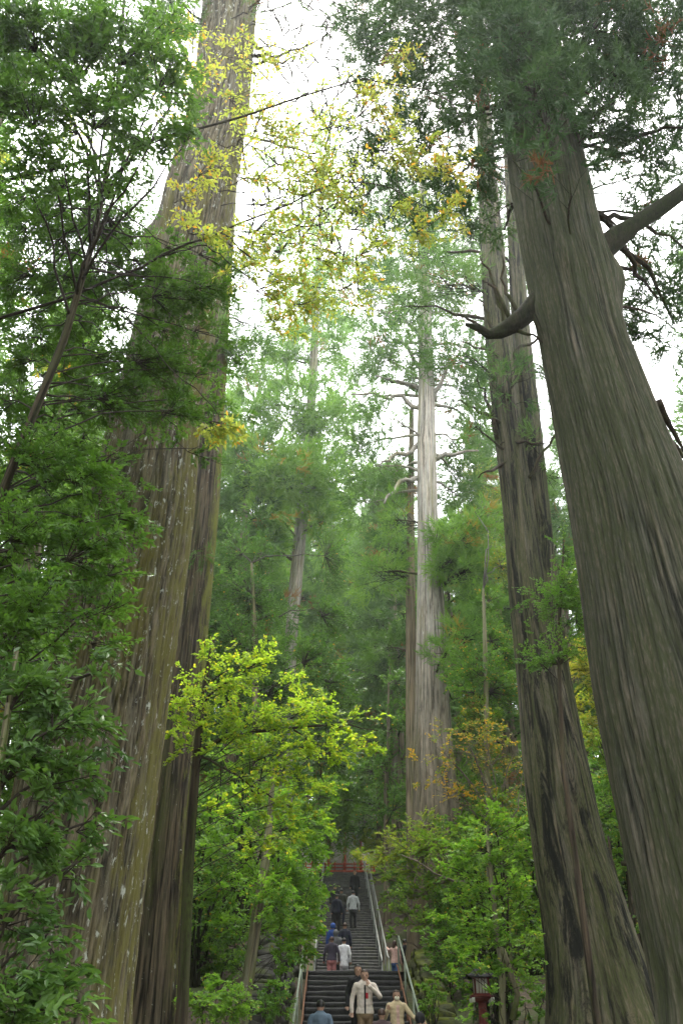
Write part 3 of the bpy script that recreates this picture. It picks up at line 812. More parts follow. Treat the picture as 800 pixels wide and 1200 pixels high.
# right, second: two fused stems with black stains
P = px_axis([(712, 1190, 124), (692, 1100, 102), (669, 1000, 86), (650, 900, 74), (633, 800, 54), (618, 700, 45), (607, 600, 38), (594, 500, 34), (584, 400, 33), (577, 300, 28), (570, 200, 22), (562, 50, 12)], 20.0, 1.25)
t = thing('cedar_tree', 'old cedar of two fused stems, trunk stained black and flaring at its foot', 'tree', P[0][:3])
make_trunk(t, P, M['bark_right2'], ridge=0.06, amp=0.045, lobe=0.07, seed=5, res=0.027, seg=0.22, long=0.6, flare=0.45, flute=0.10)
Pb = px_axis([(698, 1100, 54), (686, 1000, 48), (668, 900, 42), (651, 800, 35), (639, 700, 31), (630, 600, 29), (623, 520, 27), (611, 400, 22), (600, 250, 14), (590, 120, 6)], 20.55, 0.6)
make_trunk(t, Pb, M['bark_right2'], ridge=0.08, amp=0.03, lobe=0.06, seed=6, res=0.06, seg=0.2, flare=0.2)
sugi_crown(t, P, [(520, 335, 50, 30, 20, 0.7), (480, 300, 45, 35, 21, 0.6), (545, 415, 40, 30, 19, 0.45), (610, 330, 35, 40, 22, 0.6), (600, 450, 40, 28, 19, 0.35), (632, 520, 35, 22, 20, 0.3), (556, 500, 26, 22, 19, 0.3), (645, 440, 30, 40, 22, 0.5), (655, 560, 25, 25, 21, 0.4), (470, 360, 35, 25, 20, 0.4), (550, 280, 45, 30, 22, 0.6), (600, 230, 50, 35, 22, 0.6)],
    M['sugi'], M['bark_dark'], 0.24, 0.018, 10, 0.06, 0.25, 0.014)
for (a, b_) in (((585, 525), (640, 520)), ((582, 515), (560, 440)), ((590, 500), (530, 470)), ((600, 540), (560, 560)), ((620, 560), (660, 500)), ((600, 420), (650, 380)), ((590, 430), (540, 400))):
    limb(t, bez(PX(*a, 19.8), PX(*b_, 19.3), 0.1, 0.12, 9), 0.07, 0.015, M['bark_dark'], sides=5)

# left, near: lichen-spotted trunk
P = px_axis([(65, 1200, 165), (86, 1080, 152), (108, 950, 144), (130, 800, 136), (149, 700, 126), (166, 600, 118), (181, 500, 104), (203, 400, 94), (224, 290, 84), (234, 230, 80), (258, 120, 66), (270, 0, 60), (288, -150, 44), (306, -340, 20)], 14.0, 1.4)
t = thing('cedar_tree', 'massive cedar with pale lichen spots and yellow moss, leafy branches across it', 'tree', P[0][:3])
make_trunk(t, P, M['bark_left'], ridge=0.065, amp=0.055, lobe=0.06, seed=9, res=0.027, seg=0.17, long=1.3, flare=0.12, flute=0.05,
           knots=((3.3, 17.6, 0.5, 0.28), (3.0, 9.2, 1.0, 0.2), (-2.6, 5.2, 1.2, 0.2)))
for (a, b_, r0) in (((262, 120), (196, 40), .17), ((262, 140), (210, 95), .12), ((255, 130), (170, 5), .10), ((280, 60), (345, 66), .06), ((275, 90), (375, 45), .05), ((272, 150), (370, 180), .05), ((285, 20), (360, -20), .06), ((278, 40), (340, 100), .04)):
    limb(t, bez(PX(*a, 13.9), PX(*b_, 13.4), 0.08, 0.10, 9), r0, 0.02, M['bark_dark'], sides=7)
bag = Bag()
for k in range(230):
    a = PX(rng.uniform(285, 420), rng.uniform(-20, 300), 13.5 + rng.normal(0, .4)); b_ = a + rng.normal(0, .55, 3)
    bag.tube(bez(a, b_, 0.1, 0.15, 6), np.linspace(0.026, 0.009, 6), 4)
bag.build('branches', M['twig'], t)
sugi_crown(t, P, [(215, 20, 40, 30, 13.5, 0.5), (330, -20, 50, 40, 13, 0.3), (190, -10, 50, 40, 13, 0.6), (255, -60, 60, 50, 13, 0.8)], M['sugi'], M['bark_dark'], 0.22, 0.016, 10, 0.05)

# left, second: slimmer ribbed trunk behind it
P = px_axis([(182, 1190, 66), (197, 1000, 53), (207, 900, 46), (217, 800, 42), (228, 700, 37), (239, 600, 33), (248, 500, 27), (256, 400, 22), (268, 250, 16), (280, 100, 8)], 21.0, 0.62)
t = thing('cedar_tree', 'slim straight cedar with ribbed bark and green moss stripe behind the massive one', 'tree', P[0][:3])
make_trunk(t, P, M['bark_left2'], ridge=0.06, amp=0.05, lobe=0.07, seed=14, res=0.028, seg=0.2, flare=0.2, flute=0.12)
sugi_crown(t, P, [(285, 420, 26, 26, 21, 0.8), (300, 385, 30, 30, 22, 0.7), (262, 380, 25, 25, 20, 0.6), (300, 330, 35, 30, 22, 0.6), (235, 640, 14, 14, 20.5, 0.5), (310, 290, 30, 30, 22, 0.5)], M['sugi'], M['bark_dark'], 0.26, 0.02, 10, 0.05)

# centre: pale bare trunk
P = px_axis([(512, 1110, 60), (511, 960, 57), (508, 900, 49), (505.5, 800, 39), (504, 700, 32), (502, 650, 26), (500.5, 600, 23), (499.5, 500, 21), (499, 440, 18), (497, 330, 13), (494, 200, 7)], 34.0, 1.15)
t = thing('cedar_tree', 'tall pale bare-barked cedar standing alone in the middle, right of the stairs', 'tree', P[0][:3])
make_trunk(t, P, M['bark_pale'], ridge=0.12, amp=0.03, lobe=0.06, seed=21, res=0.06, seg=0.25, flare=0.25, knots=((-1.6, 20, 0.3, 0.1), (-1.2, 17, 0.25, 0.12), (-2, 23, .25, .1)))
sugi_crown(t, P, [(490, 400, 48, 28, 33, 0.7), (450, 420, 38, 32, 33, 0.6), (530, 430, 38, 34, 34, 0.7), (430, 360, 42, 34, 33, 0.6), (500, 335, 55, 40, 34, 0.7), (552, 370, 40, 40, 35, 0.6), (455, 490, 30, 22, 33, 0.4), (440, 545, 32, 26, 34, 0.5), (540, 520, 34, 30, 36, 0.5), (470, 270, 40, 40, 34, 0.5), (525, 270, 40, 40, 35, 0.5), (420, 470, 36, 34, 36, .5), (430, 590, 34, 30, 37, .6), (535, 580, 30, 26, 37, .5), (400, 330, 30, 36, 36, .4), (455, 330, 36, 36, 35, .6), (420, 410, 34, 30, 36, .6), (560, 300, 34, 40, 36, .6), (440, 240, 34, 40, 36, .5), (500, 240, 40, 36, 35, .6), (545, 460, 34, 30, 36, .7), (570, 420, 24, 40, 37, .6), (465, 450, 26, 26, 35, .5), (540, 560, 34, 30, 38, .8), (560, 500, 28, 34, 38, .7), (455, 560, 28, 30, 37, .7), (415, 530, 24, 40, 38, .6)],
    M['sugi'], M['bark_pale_limb'], 0.34, 0.042, 10, 0.08, 0.25, 0.014, 0.03, mul=1.4)
sugi_crown(t, P, [(545, 632, 36, 30, 33, 1.5), (515, 628, 20, 22, 32.6, 1.0), (550, 668, 30, 24, 33, 1.4), (528, 655, 26, 22, 32.6, 1.2), (462, 610, 30, 26, 34, 0.7), (440, 672, 36, 26, 35, 0.8), (565, 610, 20, 22, 33, 1.0), (548, 745, 34, 26, 32, 1.3), (575, 720, 26, 28, 33, 1.2), (520, 765, 18, 16, 32, 1.0)],
    M['sugi_light'], M['bark_dark'], 0.34, 0.028, 10, 0.08, 0.25, 0.02, 0.04, 'lower_crown')
for (a, b_) in (((490, 478), (412, 462)), ((490, 455), (440, 440)), ((508, 540), (560, 528)), ((491, 520), (445, 545)), ((508, 470), (525, 420)), ((491, 560), (450, 590)), ((492, 430), (455, 395))):
    limb(t, bez(PX(*a, 34), PX(*b_, 33), 0.06, 0.12, 10), 0.14, 0.04, M['bark_pale_limb'], sides=7)

P = px_axis([(489, 1155, 24), (485, 1000, 18), (482, 900, 14), (481, 700, 11), (481, 600, 8), (482, 480, 5)], 36.5, 0.5)
t = thing('cedar_tree', 'thin mossy-footed cedar stem close behind the pale bare trunk', 'tree', P[0][:3])
make_trunk(t, P, M['bark_far'], ridge=0.09, amp=0.03, seed=25, res=0.07, seg=0.3, flare=0.3)
sugi_crown(t, P, [(470, 560, 24, 30, 36, 0.7), (455, 640, 26, 26, 36, 0.8), (470, 720, 22, 26, 37, 0.7), (450, 760, 26, 22, 37, 0.7)], M['sugi'], M['bark_dark'], 0.34, 0.03, 10, 0.07)

# left, far: fluffy crown over a pale stem
P = px_axis([(336, 850, 15), (341, 745, 14), (346, 690, 15), (350, 640, 15), (358, 560, 12), (366, 450, 10), (372, 330, 8), (378, 190, 3)], 46.0, 0.5)
t = thing('cedar_tree', 'distant cedar with a dense fluffy crown over a pale bare stem', 'tree', P[0][:3])
make_trunk(t, P, M['bark_pale'], ridge=0.1, amp=0.02, seed=31, res=0.08, seg=0.35, flare=0.2)
sugi_crown(t, P, [(330, 560, 46, 40, 44, 1.5), (372, 565, 42, 42, 45, 1.5), (300, 545, 36, 40, 45, 1.4), (340, 485, 46, 42, 45, 1.5), (385, 495, 34, 46, 46, 1.4), (300, 475, 32, 36, 46, 1.2), (395, 570, 26, 42, 46, 1.3), (350, 420, 38, 32, 46, 1.0), (382, 400, 28, 38, 46, 0.9), (312, 602, 32, 26, 44, 1.2), (378, 610, 26, 24, 45, 1.1), (282, 590, 24, 28, 45, 1.0), (370, 330, 30, 42, 46, 0.8), (375, 250, 26, 42, 46, 0.7), (384, 180, 22, 36, 46, 0.6), (265, 520, 22, 36, 46, 0.9), (345, 360, 34, 40, 47, .8), (400, 350, 24, 46, 47, .6), (350, 270, 28, 40, 47, .6), (400, 450, 22, 36, 47, .8), (315, 420, 30, 34, 46, .9), (280, 440, 26, 34, 46, .8), (300, 640, 34, 22, 45, 1.0), (330, 210, 26, 34, 47, .4), (360, 140, 24, 36, 47, .4)],
    M['sugi_light'], M['bark_dark'], 0.44, 0.058, 10, 0.09, 0.2, 0.010, 0.03, mul=1.15)

# ---------------------------------------------------------------- background cedars (copies of three built trees)
def bg_proto(seed, H, r0, cr, start, mat):
    global rng
    keep = rng; rng = np.random.default_rng(seed)
    Pp = [(0, 0, -0.6, r0 * 1.25), (0, 0, 1.0, r0), (0.1, 0, H * .5, r0 * .7), (0.0, .1, H * .85, r0 * .3), (0, 0, H, 0.05)]
    tm = trunk_mesh('trunk', Pp, M['bark_far'], ridge=0.1, amp=0.03, seed=seed, res=0.1, seg=0.5, flare=0.3)
    bag, tw = Bag(), Bag()
    n = 46
    for k in range(n):
        f = (k + rng.uniform(0, 1)) / n; z = H * (start + (0.98 - start) * f)
        rr = cr * (1 - f) ** 0.7 * rng.uniform(0.35, 1.0) + 0.3
        an = k * 2.4 + rng.normal(0, .4)
        c = np.array([math.cos(an) * rr, math.sin(an) * rr, z])
        s = (0.5 + 0.5 * (1 - f)) * rng.uniform(0.8, 1.3)
        a = np.array([0, 0, z - 0.25 * rr])
        sugi_clump(bag, tw, c, np.array([1.25, 1.25, 0.85]) * s, int(150 * s), 8, 0.46, 0.055, 0.02, 0.03, root=a)
        tw.tube(bez(a, c, 0.06, 0.06, 6), np.linspace(0.08, 0.025, 6), 5)
    o1 = bag.build('crown', mat); o2 = tw.build('branches', M['bark_dark'])
    cm, bm_ = o1.data, o2.data
    bpy.data.objects.remove(o1); bpy.data.objects.remove(o2)
    rng = keep
    return tm, cm, bm_
protos = [bg_proto(101, 30, 0.55, 3.6, 0.22, M['sugi']), bg_proto(102, 34, 0.6, 3.2, 0.3, M['sugi']), bg_proto(103, 26, 0.5, 3.8, 0.12, M['sugi_light'])]
BG_L = 'tall straight cedar in the hazy wood left of the stairs'
BG_R = 'tall straight cedar in the hazy wood right of the stairs'
BG_T = 'cedar on the hilltop beyond the head of the stone stairs'
def bg_tree(k, x, Y, s, rot, label, group):
    tm, cm, bm_ = protos[k]
    t = thing('cedar_tree', label, 'tree', (x, Y, float(ground(x, Y))), group)
    t.rotation_euler = (0, 0, rot); t.scale = (s, s, s * 1.0)
    for nm, me in (('trunk', tm), ('crown', cm), ('branches', bm_)):
        o = link(bpy.data.objects.new(nm, me)); o.parent = t
        if nm != 'trunk': o['kind'] = 'stuff'
for i, (px, Y, k, s) in enumerate([(300, 56, 2, 1.0), (262, 44, 0, 0.9), (325, 62, 1, 0.95), (215, 50, 1, 1.0), (160, 42, 0, 1.0), (95, 38, 2, 0.95), (30, 44, 1, 0.9), (285, 70, 0, 1.0), (-30, 36, 0, 1.0), (230, 66, 2, 1.1)]):
    bg_tree(k, PX(px, 1000, Y)[0], Y, s, i * 1.3, BG_L, 'cedars in the wood left of the stairs')
for i, (px, Y, k, s) in enumerate([(545, 48, 2, 0.9), (570, 56, 0, 0.9), (610, 44, 1, 0.85), (650, 52, 2, 1.0), (700, 40, 0, 0.8), (745, 46, 1, 0.9), (790, 40, 2, 0.85), (515, 62, 2, 1.0), (840, 36, 0, 0.9), (600, 70, 1, 1.0)]):
    bg_tree(k, PX(px, 1000, Y)[0], Y, s, i * 1.7, BG_R, 'cedars in the wood right of the stairs')
for i, (px, Y, k, s) in enumerate([(342, 68, 2, 1.45), (452, 67, 2, 1.4), (430, 88, 0, 1.4), (385, 90, 0, 1.5), (350, 84, 1, 1.4), (478, 80, 1, 1.3), (408, 100, 2, 1.7), (470, 60, 0, 1.05), (310, 64, 0, 1.15)]):
    bg_tree(k, PX(px, 1000, Y)[0], Y, s, i * 2.1, BG_T, 'cedars on the hilltop')

# mostly unseen cedars beside and behind the viewpoint, added to block the sky light
for i, (x, Y, k, sc_) in enumerate([(-6, -7, 0, 1), (5.5, -8, 1, 1), (-12, -3, 2, 1), (11, -2, 2, 1), (0, -14, 0, 1), (-10, -15, 1, 1), (10, -16, 0, 1.1), (16, 5, 2, 1), (-12.5, 4, 2, 1.1), (-15, 12, 2, 1.1), (15, 15, 0, 1), (17, 24, 2, 1.1), (-13, 20, 2, 1.1), (-17, 27, 0, 1), (-11, 27, 2, 1), (19, 33, 1, 1), (-21, 34, 1, 1), (18, 29, 2, .9), (20, 0, 1, 1), (-20, -4, 0, 1), (-10, 12, 0, .9), (16, 20, 1, .9)]):
    bg_tree(k, x, Y, sc_, i * 2.3, 'cedar of the surrounding wood, mostly out of view, added to block sky light', 'added cedars of the surrounding wood')

# ---------------------------------------------------------------- broadleaf trees
# near left evergreen
P = px_axis([(-30, 660, 12), (0, 585, 11), (38, 490, 10), (75, 400, 9), (110, 280, 7), (135, 150, 5), (150, -60, 3)], 9.0, 0.10)
t = thing('evergreen_tree', 'leaning slender evergreen with long glossy leaves in front of the massive cedar', 'tree', P[0][:3])
make_trunk(t, P, M['bark_dark'], ridge=0.05, amp=0.008, seed=40, res=0.03, seg=0.12, flare=0.3)
pick = []
leafy(t, P, [(25, 20, 50, 40, 6.6, 1.7), (80, 45, 65, 45, 7, 1.5), (150, 30, 65, 32, 7, 1.4), (30, 110, 48, 38, 7, 1.3), (115, 110, 55, 36, 7, 1.1), (200, 75, 42, 34, 7.2, 0.9), (185, 140, 45, 30, 7.4, 0.9), (65, 180, 55, 36, 7.5, 0.9), (228, 150, 26, 20, 7.5, 0.8), (125, 200, 45, 28, 8, 0.7), (20, 190, 35, 25, 7.6, .6), (60, 120, 60, 40, 8.2, .8), (150, 80, 60, 36, 8.4, .8), (90, 10, 70, 30, 8, .9), (200, 20, 45, 26, 8, .7), (160, 170, 50, 30, 8.4, .7), (215, 110, 34, 30, 8.2, .6), (20, 60, 40, 40, 8, .9)],
      M['evergreen'], M['twig'], 0.125, 0.042, 'oval', 9, 0.40, 0.45, 0.0, 0.022, 0.005, 0.6, pick=pick)
big_leaves(t, pick, M['evergreen'], 230)
leafy(t, P, [(60, 255, 65, 42, 11, 1.4), (130, 270, 55, 38, 11, 1.3), (30, 330, 48, 38, 11, 0.9), (110, 330, 55, 33, 11, 1.0), (170, 315, 38, 32, 10.5, 1.0), (40, 400, 55, 36, 11, 0.6), (100, 410, 46, 36, 11, 0.7), (20, 470, 38, 38, 11, 0.6),
             (205, 345, 50, 30, 10, 1.2), (252, 340, 34, 26, 10, 1.0), (190, 420, 55, 32, 10, 1.2), (150, 470, 62, 36, 10, 1.2), (218, 480, 34, 26, 10, 0.9), (240, 525, 32, 18, 10, 0.6),
             (60, 530, 55, 36, 9, 1.1), (120, 560, 50, 30, 9, 1.1), (40, 610, 55, 36, 8.5, 1.3), (110, 640, 52, 32, 8.5, 1.2), (165, 600, 34, 26, 9, 0.8), (60, 690, 55, 36, 8, 1.3), (140, 705, 34, 20, 8.2, 0.8), (20, 745, 38, 36, 8, 1.3)]
      + [(x_ + dx_, y_ + dy_, 36, 28, yy_, cv_) for (x_, y_, yy_, cv_, dx_, dy_) in
         [(x_, y_, 9.5 + 1.5 * ((x_ * 7 + y_ * 3) % 5) / 4, 0.75, (y_ * 13) % 31 - 15, (x_ * 17) % 27 - 13) for x_ in (15, 65, 115) for y_ in range(230, 770, 48)]
         + [(x_, y_, 10.5, 0.55, (y_ * 11) % 31 - 15, (x_ * 19) % 23 - 11) for x_ in (165, 215, 255) for y_ in (300, 345, 390, 435, 480)]
         + [(x_, y_, 9.5, 0.6, (y_ * 11) % 25 - 12, 0) for x_ in (150,) for y_ in (530, 575, 620, 665)]],
      M['evergreen'], M['twig'], 0.088, 0.036, 'diamond', 10, 0.45, 0.25, 0.0, 0.014, 0.004, 0.5, name='lower_crown')

# near left shrub
Psh = px_axis([(-40, 1190, 20), (-20, 1050, 15), (0, 900, 10), (20, 760, 5)], 7.0, 0.1)
t = thing('camellia_bush', 'glossy dark camellia bush at the foot of the massive cedar', 'bush', Psh[0][:3])
make_trunk(t, Psh, M['bark_thin'], ridge=0.04, amp=0.006, seed=44, res=0.03, seg=0.12, flare=0.2)
pick = []
leafy(t, Psh, [(110, 790, 30, 24, 7.4, .7), (60, 850, 50, 36, 7.6, 1.0), (60, 940, 46, 34, 7.6, .9), (50, 1020, 44, 34, 7.5, .9), (60, 1120, 44, 36, 7.2, .8), (30, 800, 46, 40, 7, 1.5), (90, 835, 42, 30, 7, 1.2), (20, 880, 46, 46, 7, 1.5), (80, 900, 46, 36, 7, 1.3), (112, 960, 30, 26, 7.2, 0.8), (30, 965, 46, 38, 6.8, 1.4), (92, 1010, 34, 26, 7, 0.7), (20, 1050, 38, 46, 6.6, 1.3), (72, 1085, 28, 26, 6.8, 0.7), (25, 1135, 46, 46, 6.4, 1.5), (66, 1165, 36, 32, 6.6, 1.0), (20, 1200, 48, 46, 6.2, 1.6), (85, 1200, 26, 22, 6.5, .8)],
      M['camellia'], M['twig'], 0.098, 0.040, 'oval', 9, 0.40, 0.3, 0.0, 0.018, 0.005, 0.6, pick=pick)
big_leaves(t, pick, M['camellia'], 250)

# yellowing tree whose boughs hang across the opening
P = [(-7.6, 9.2, -0.3, 0.28), (-7.5, 9.2, 5, 0.22), (-7.0, 9.4, 10, 0.16), (-6.2, 9.4, 14, 0.10), (-5.6, 9.5, 17, .05)]
t = thing('yellowing_tree', 'autumn tree with sparse yellow leaves on thin boughs hanging across the bright opening', 'tree', P[0][:3])
make_trunk(t, P, M['bark_thin'], ridge=0.05, amp=0.01, seed=47, res=0.05, seg=0.3, flare=0.3)
boughs = [([(-150, 250), (60, 200), (180, 165), (270, 140), (360, 112), (430, 92), (520, 110), (552, 160)], 0.035, 0.006),
          ([(-150, 420), (120, 335), (190, 300), (255, 272), (330, 245), (400, 210), (450, 215), (510, 250)], 0.028, 0.006),
          ([(190, 300), (240, 285), (285, 320), (345, 375)], 0.014, 0.005), ([(255, 272), (330, 330), (400, 340), (440, 320)], 0.012, 0.005),
          ([(180, 165), (215, 90), (235, 20), (250, -40)], 0.014, 0.005), ([(430, 92), (455, 150), (470, 230), (450, 300)], 0.009, 0.004), ([(520, 110), (500, 180), (515, 270)], 0.007, 0.003), ([(120, 335), (190, 420), (255, 480), (285, 500)], 0.010, 0.004)]
for pts, a, b_ in boughs:
    q = np.array([PX(x, y, 9.6) for x, y in pts]); d = np.linspace(0, 1, len(q)); dd = np.linspace(0, 1, 18)
    q = np.stack([np.interp(dd, d, q[:, k]) for k in range(3)], -1) + rng.normal(0, .018, (18, 3))
    if pts[0][0] < -100: q = np.vstack([axis_at(P, q[0, 2] - 0.6)[None, :3], q])
    limb(t, q, a, b_, M['twig'], 'bough', sides=6)
ycl = [(a[0], a[1], a[2] * 1.15, a[3] * 1.15, a[4], a[5] * (0.55 if a[0] < 290 and a[1] < 300 else 0.72), *a[6:]) for a in [(215, 30, 36, 28, 9.6, .4, .1), (192, 90, 28, 28, 9.6, .35, .3), (250, 90, 32, 36, 9.6, .35, .1), (265, 200, 32, 36, 9.6, .45, .1), (225, 232, 26, 20, 9.6, .35, .25), (250, 270, 38, 22, 9.5, .5, .05), (310, 200, 36, 36, 9.8, .3), (330, 130, 36, 36, 9.8, .2), (330, 262, 36, 30, 9.7, .35), (380, 220, 36, 36, 9.8, .3), (330, 332, 40, 26, 9.5, .65), (370, 352, 32, 26, 9.5, .65), (345, 376, 34, 16, 9.5, .5), (292, 322, 26, 18, 9.5, .4),
       (430, 332, 26, 34, 9.6, .35), (450, 120, 26, 30, 9.6, .5, .15), (472, 170, 28, 30, 9.5, .6), (500, 190, 26, 26, 9.5, .5, .1), (530, 195, 22, 26, 9.5, .5, .25), (480, 240, 26, 26, 9.6, .4), (512, 268, 30, 22, 9.5, .6, .05), (540, 240, 16, 26, 9.5, .4, .15), (450, 292, 26, 34, 9.6, .35), (420, 232, 26, 34, 9.7, .25), (270, 490, 26, 24, 9.5, .8, .05), (60, 430, 30, 20, 12, .3), (20, 190, 28, 22, 12, .5), (395, 300, 26, 30, 9.7, .3), (120, 150, 40, 30, 12, .3), (210, 140, 30, 30, 9.6, .3, .15), (470, 70, 22, 20, 9.6, .4, .1), (355, 290, 40, 30, 9.7, .4), (300, 280, 36, 30, 9.7, .35), (410, 280, 30, 30, 9.8, .3), (350, 180, 36, 30, 9.9, .25), (395, 160, 30, 36, 9.9, .2), (290, 60, 30, 30, 9.7, .25, .1), (330, 60, 34, 36, 9.9, .22), (300, 115, 30, 34, 9.8, .3), (335, 150, 40, 40, 9.9, .3), (390, 200, 36, 40, 9.9, .3), (360, 235, 36, 30, 9.8, .3), (400, 110, 26, 36, 10, .18)]]
leafy(t, P, ycl, M['yellow'], M['twig'], 0.085, 0.042, 'oval', 6, 0.35, 0.25, 0.10, 0.012, 0.0035, 0.4, depth=0.7, limbs=False)

# lime maple in the middle left
P = px_axis([(214, 1180, 14), (222, 1000, 12), (231, 880, 10), (240, 800, 6), (250, 750, 4)], 17.5, 0.14)
t = thing('maple_tree', 'lime-yellow maple spreading in layers beside the slim ribbed cedar', 'tree', P[0][:3])
make_trunk(t, P, M['bark_dark'], ridge=0.05, amp=0.008, seed=52, res=0.05, seg=0.25, flare=0.3)
for pts, a in (([(231, 880), (265, 864), (300, 857), (345, 852), (400, 848), (440, 856)], .05), ([(231, 884), (262, 900), (300, 925), (340, 945)], .03), ([(240, 820), (280, 790), (320, 770)], .025), ([(345, 853), (372, 880), (378, 915)], .02)):
    q = np.array([PX(x, y, 17.3) for x, y in pts]); d = np.linspace(0, 1, len(q)); dd = np.linspace(0, 1, 14)
    limb(t, np.stack([np.interp(dd, d, q[:, k]) for k in range(3)], -1) + rng.normal(0, .02, (14, 3)), a, .01, M['bark_dark'], sides=6)
leafy(t, P, [(260, 790, 46, 28, 17.3, 1.2), (302, 770, 32, 22, 17.5, 0.9), (250, 832, 46, 22, 17, 1.1), (312, 832, 46, 22, 17, 1.2), (370, 832, 42, 18, 17, 1.2), (420, 842, 32, 16, 17, 1.1), (434, 868, 20, 16, 17, 0.9), (382, 870, 40, 18, 16.8, 1.2), (322, 882, 46, 20, 17, 0.9), (372, 915, 28, 16, 17, 0.9), (330, 940, 38, 20, 17, 0.9), (305, 978, 26, 16, 17.2, 0.7), (345, 975, 26, 16, 17, 0.7), (208, 872, 16, 22, 16.6, 0.8), (203, 845, 12, 18, 16.6, .7), (255, 760, 26, 14, 17.5, .7), (225, 820, 22, 26, 17.0, .8), (280, 860, 36, 18, 17, .8), (345, 800, 30, 16, 17.6, .7), (400, 875, 26, 14, 16.8, .8), (345, 905, 30, 16, 16.8, .8), (240, 870, 24, 18, 16.8, .7), (320, 1000, 26, 14, 17.4, .5), (270, 940, 26, 18, 17.6, .5), (285, 905, 24, 14, 17, .5), (378, 955, 16, 20, 17, .7)],
      M['lime'], M['twig'], 0.075, 0.06, 'diamond', 9, 0.6, 0.15, 0.10, 0.009, 0.003, 0.3, spread=1.35, mul=0.8)

# green tree over the left edge of the stairs, pale slim trunk
P = px_axis([(284, 1195, 15), (292, 1140, 14), (303, 1060, 13), (311, 1010, 11), (316, 960, 8), (320, 900, 5)], 21.0, 0.17)
t = thing('slim_tree', 'slim pale-trunked tree with fresh green leaves overhanging the left of the stairs', 'tree', P[0][:3])
make_trunk(t, P, M['bark_thin'], ridge=0.05, amp=0.01, seed=57, res=0.05, seg=0.25, flare=0.4)
leafy(t, P, [(250, 1000, 33, 26, 21.5, 0.8), (300, 1015, 36, 24, 22, 0.8), (350, 1020, 30, 28, 21, 1.2), (368, 1055, 18, 32, 23, 1.3), (345, 1082, 28, 26, 21, 1.1), (362, 1108, 18, 20, 22, 1.2), (298, 1075, 36, 20, 22.5, 0.7), (250, 1070, 32, 20, 21, 0.7), (270, 1115, 30, 18, 21, 0.6), (350, 968, 34, 26, 21.5, 1.2), (372, 1000, 14, 22, 23, 1.1), (240, 1035, 26, 22, 21, .7), (325, 1125, 14, 14, 21, .7), (310, 945, 36, 22, 22, .8), (262, 960, 30, 24, 22.5, .7), (382, 935, 22, 28, 24, 1.0), (335, 1050, 34, 30, 20, .9), (372, 1085, 12, 22, 22, 1.0), (340, 1115, 24, 16, 20, .8), (318, 1150, 20, 14, 19.5, .7), (365, 965, 22, 20, 22, .9), (310, 1040, 30, 22, 20.5, .7), (378, 1030, 10, 20, 24, .9)],
      M['maple'], M['twig'], 0.08, 0.06, 'diamond', 10, 0.6, 0.2, 0.03, 0.010, 0.003, 0.4, spread=1.25, mul=1.15)
t2 = t

# yellow-green maple over the right of the stairs
P = px_axis([(506, 1150, 7), (508, 1080, 6), (500, 1030, 5), (490, 985, 3)], 30.0, 0.12)
t = thing('maple_tree', 'yellow-green maple leaning over the right of the upper stairs', 'tree', P[0][:3])
make_trunk(t, P, M['bark_thin'], ridge=0.05, amp=0.008, seed=61, res=0.06, seg=0.3, flare=0.3)
leafy(t, P, [(440, 1000, 26, 16, 31, 1.3, .55), (475, 988, 32, 18, 30, 1.3, .45), (420, 1001, 12, 8, 32, 1.2, .5), (512, 985, 28, 22, 29, 1.2, .2), (448, 1026, 18, 12, 30, 1.2, .35), (480, 1040, 28, 16, 29.5, 1.2, .1), (466, 1066, 20, 13, 29.5, 1.1, .1), (490, 1078, 22, 16, 29, 1.1, .1), (456, 1092, 12, 7, 29, 1.0), (520, 1025, 26, 18, 29, 1.1, .1), (500, 960, 26, 14, 31, 1.0, .4), (447, 1050, 12, 8, 30, .9, .2), (470, 1015, 26, 14, 30, 1.1, .3)],
      M['maple'], M['twig_pale'], 0.075, 0.055, 'diamond', 12, 0.75, 0.15, 0.05, 0.025, 0.006, 0.3)
limb(t, np.array([PX(x, y, 26) for x, y in ((560, 1032), (535, 1034), (510, 1024), (490, 1010), (470, 1002))]), 0.04, 0.015, M['twig_pale'], sides=6)

# green maple in layers, right of the stairs
P = px_axis([(588, 1190, 8), (588, 1140, 8), (582, 1090, 6), (575, 1030, 5), (570, 970, 3)], 20.5, 0.10)
t = thing('maple_tree', 'fresh green maple in flat layers behind the red lantern', 'tree', P[0][:3])
make_trunk(t, P, M['bark_thin'], ridge=0.05, amp=0.008, seed=66, res=0.05, seg=0.25, flare=0.3)
limb(t, np.array([PX(x, y, 20.4) for x, y in ((600, 1195), (606, 1165), (595, 1130), (588, 1110))]), 0.06, 0.045, M['bark_thin'], 'stem', sides=8)
leafy(t, P, [(560, 990, 42, 16, 20, 1.1), (602, 1000, 36, 20, 20.5, 1.0), (530, 1012, 28, 14, 20, 1.0), (585, 1040, 42, 14, 20, 1.0), (622, 1052, 22, 22, 20.5, .9), (545, 1072, 38, 11, 19.5, 1.1), (592, 1090, 46, 15, 19.5, 1.0), (545, 1108, 32, 11, 19.5, .9), (602, 1128, 36, 16, 19.5, .9), (632, 1110, 18, 26, 20.5, .9), (620, 1155, 18, 14, 20, .7), (525, 1045, 24, 10, 20, .8), (572, 960, 34, 16, 21, .9), (615, 965, 26, 20, 21, .9), (640, 1010, 14, 26, 21, .8), (530, 1140, 22, 14, 21, .6), (545, 1128, 16, 8, 18.8, .7), (575, 1165, 14, 10, 18.8, .6), (555, 1185, 20, 10, 18.8, .5), (505, 1100, 20, 12, 22, .8)],
      M['maple'], M['twig'], 0.075, 0.055, 'diamond', 10, 0.7, 0.12, 0.04, 0.010, 0.003, 0.3)

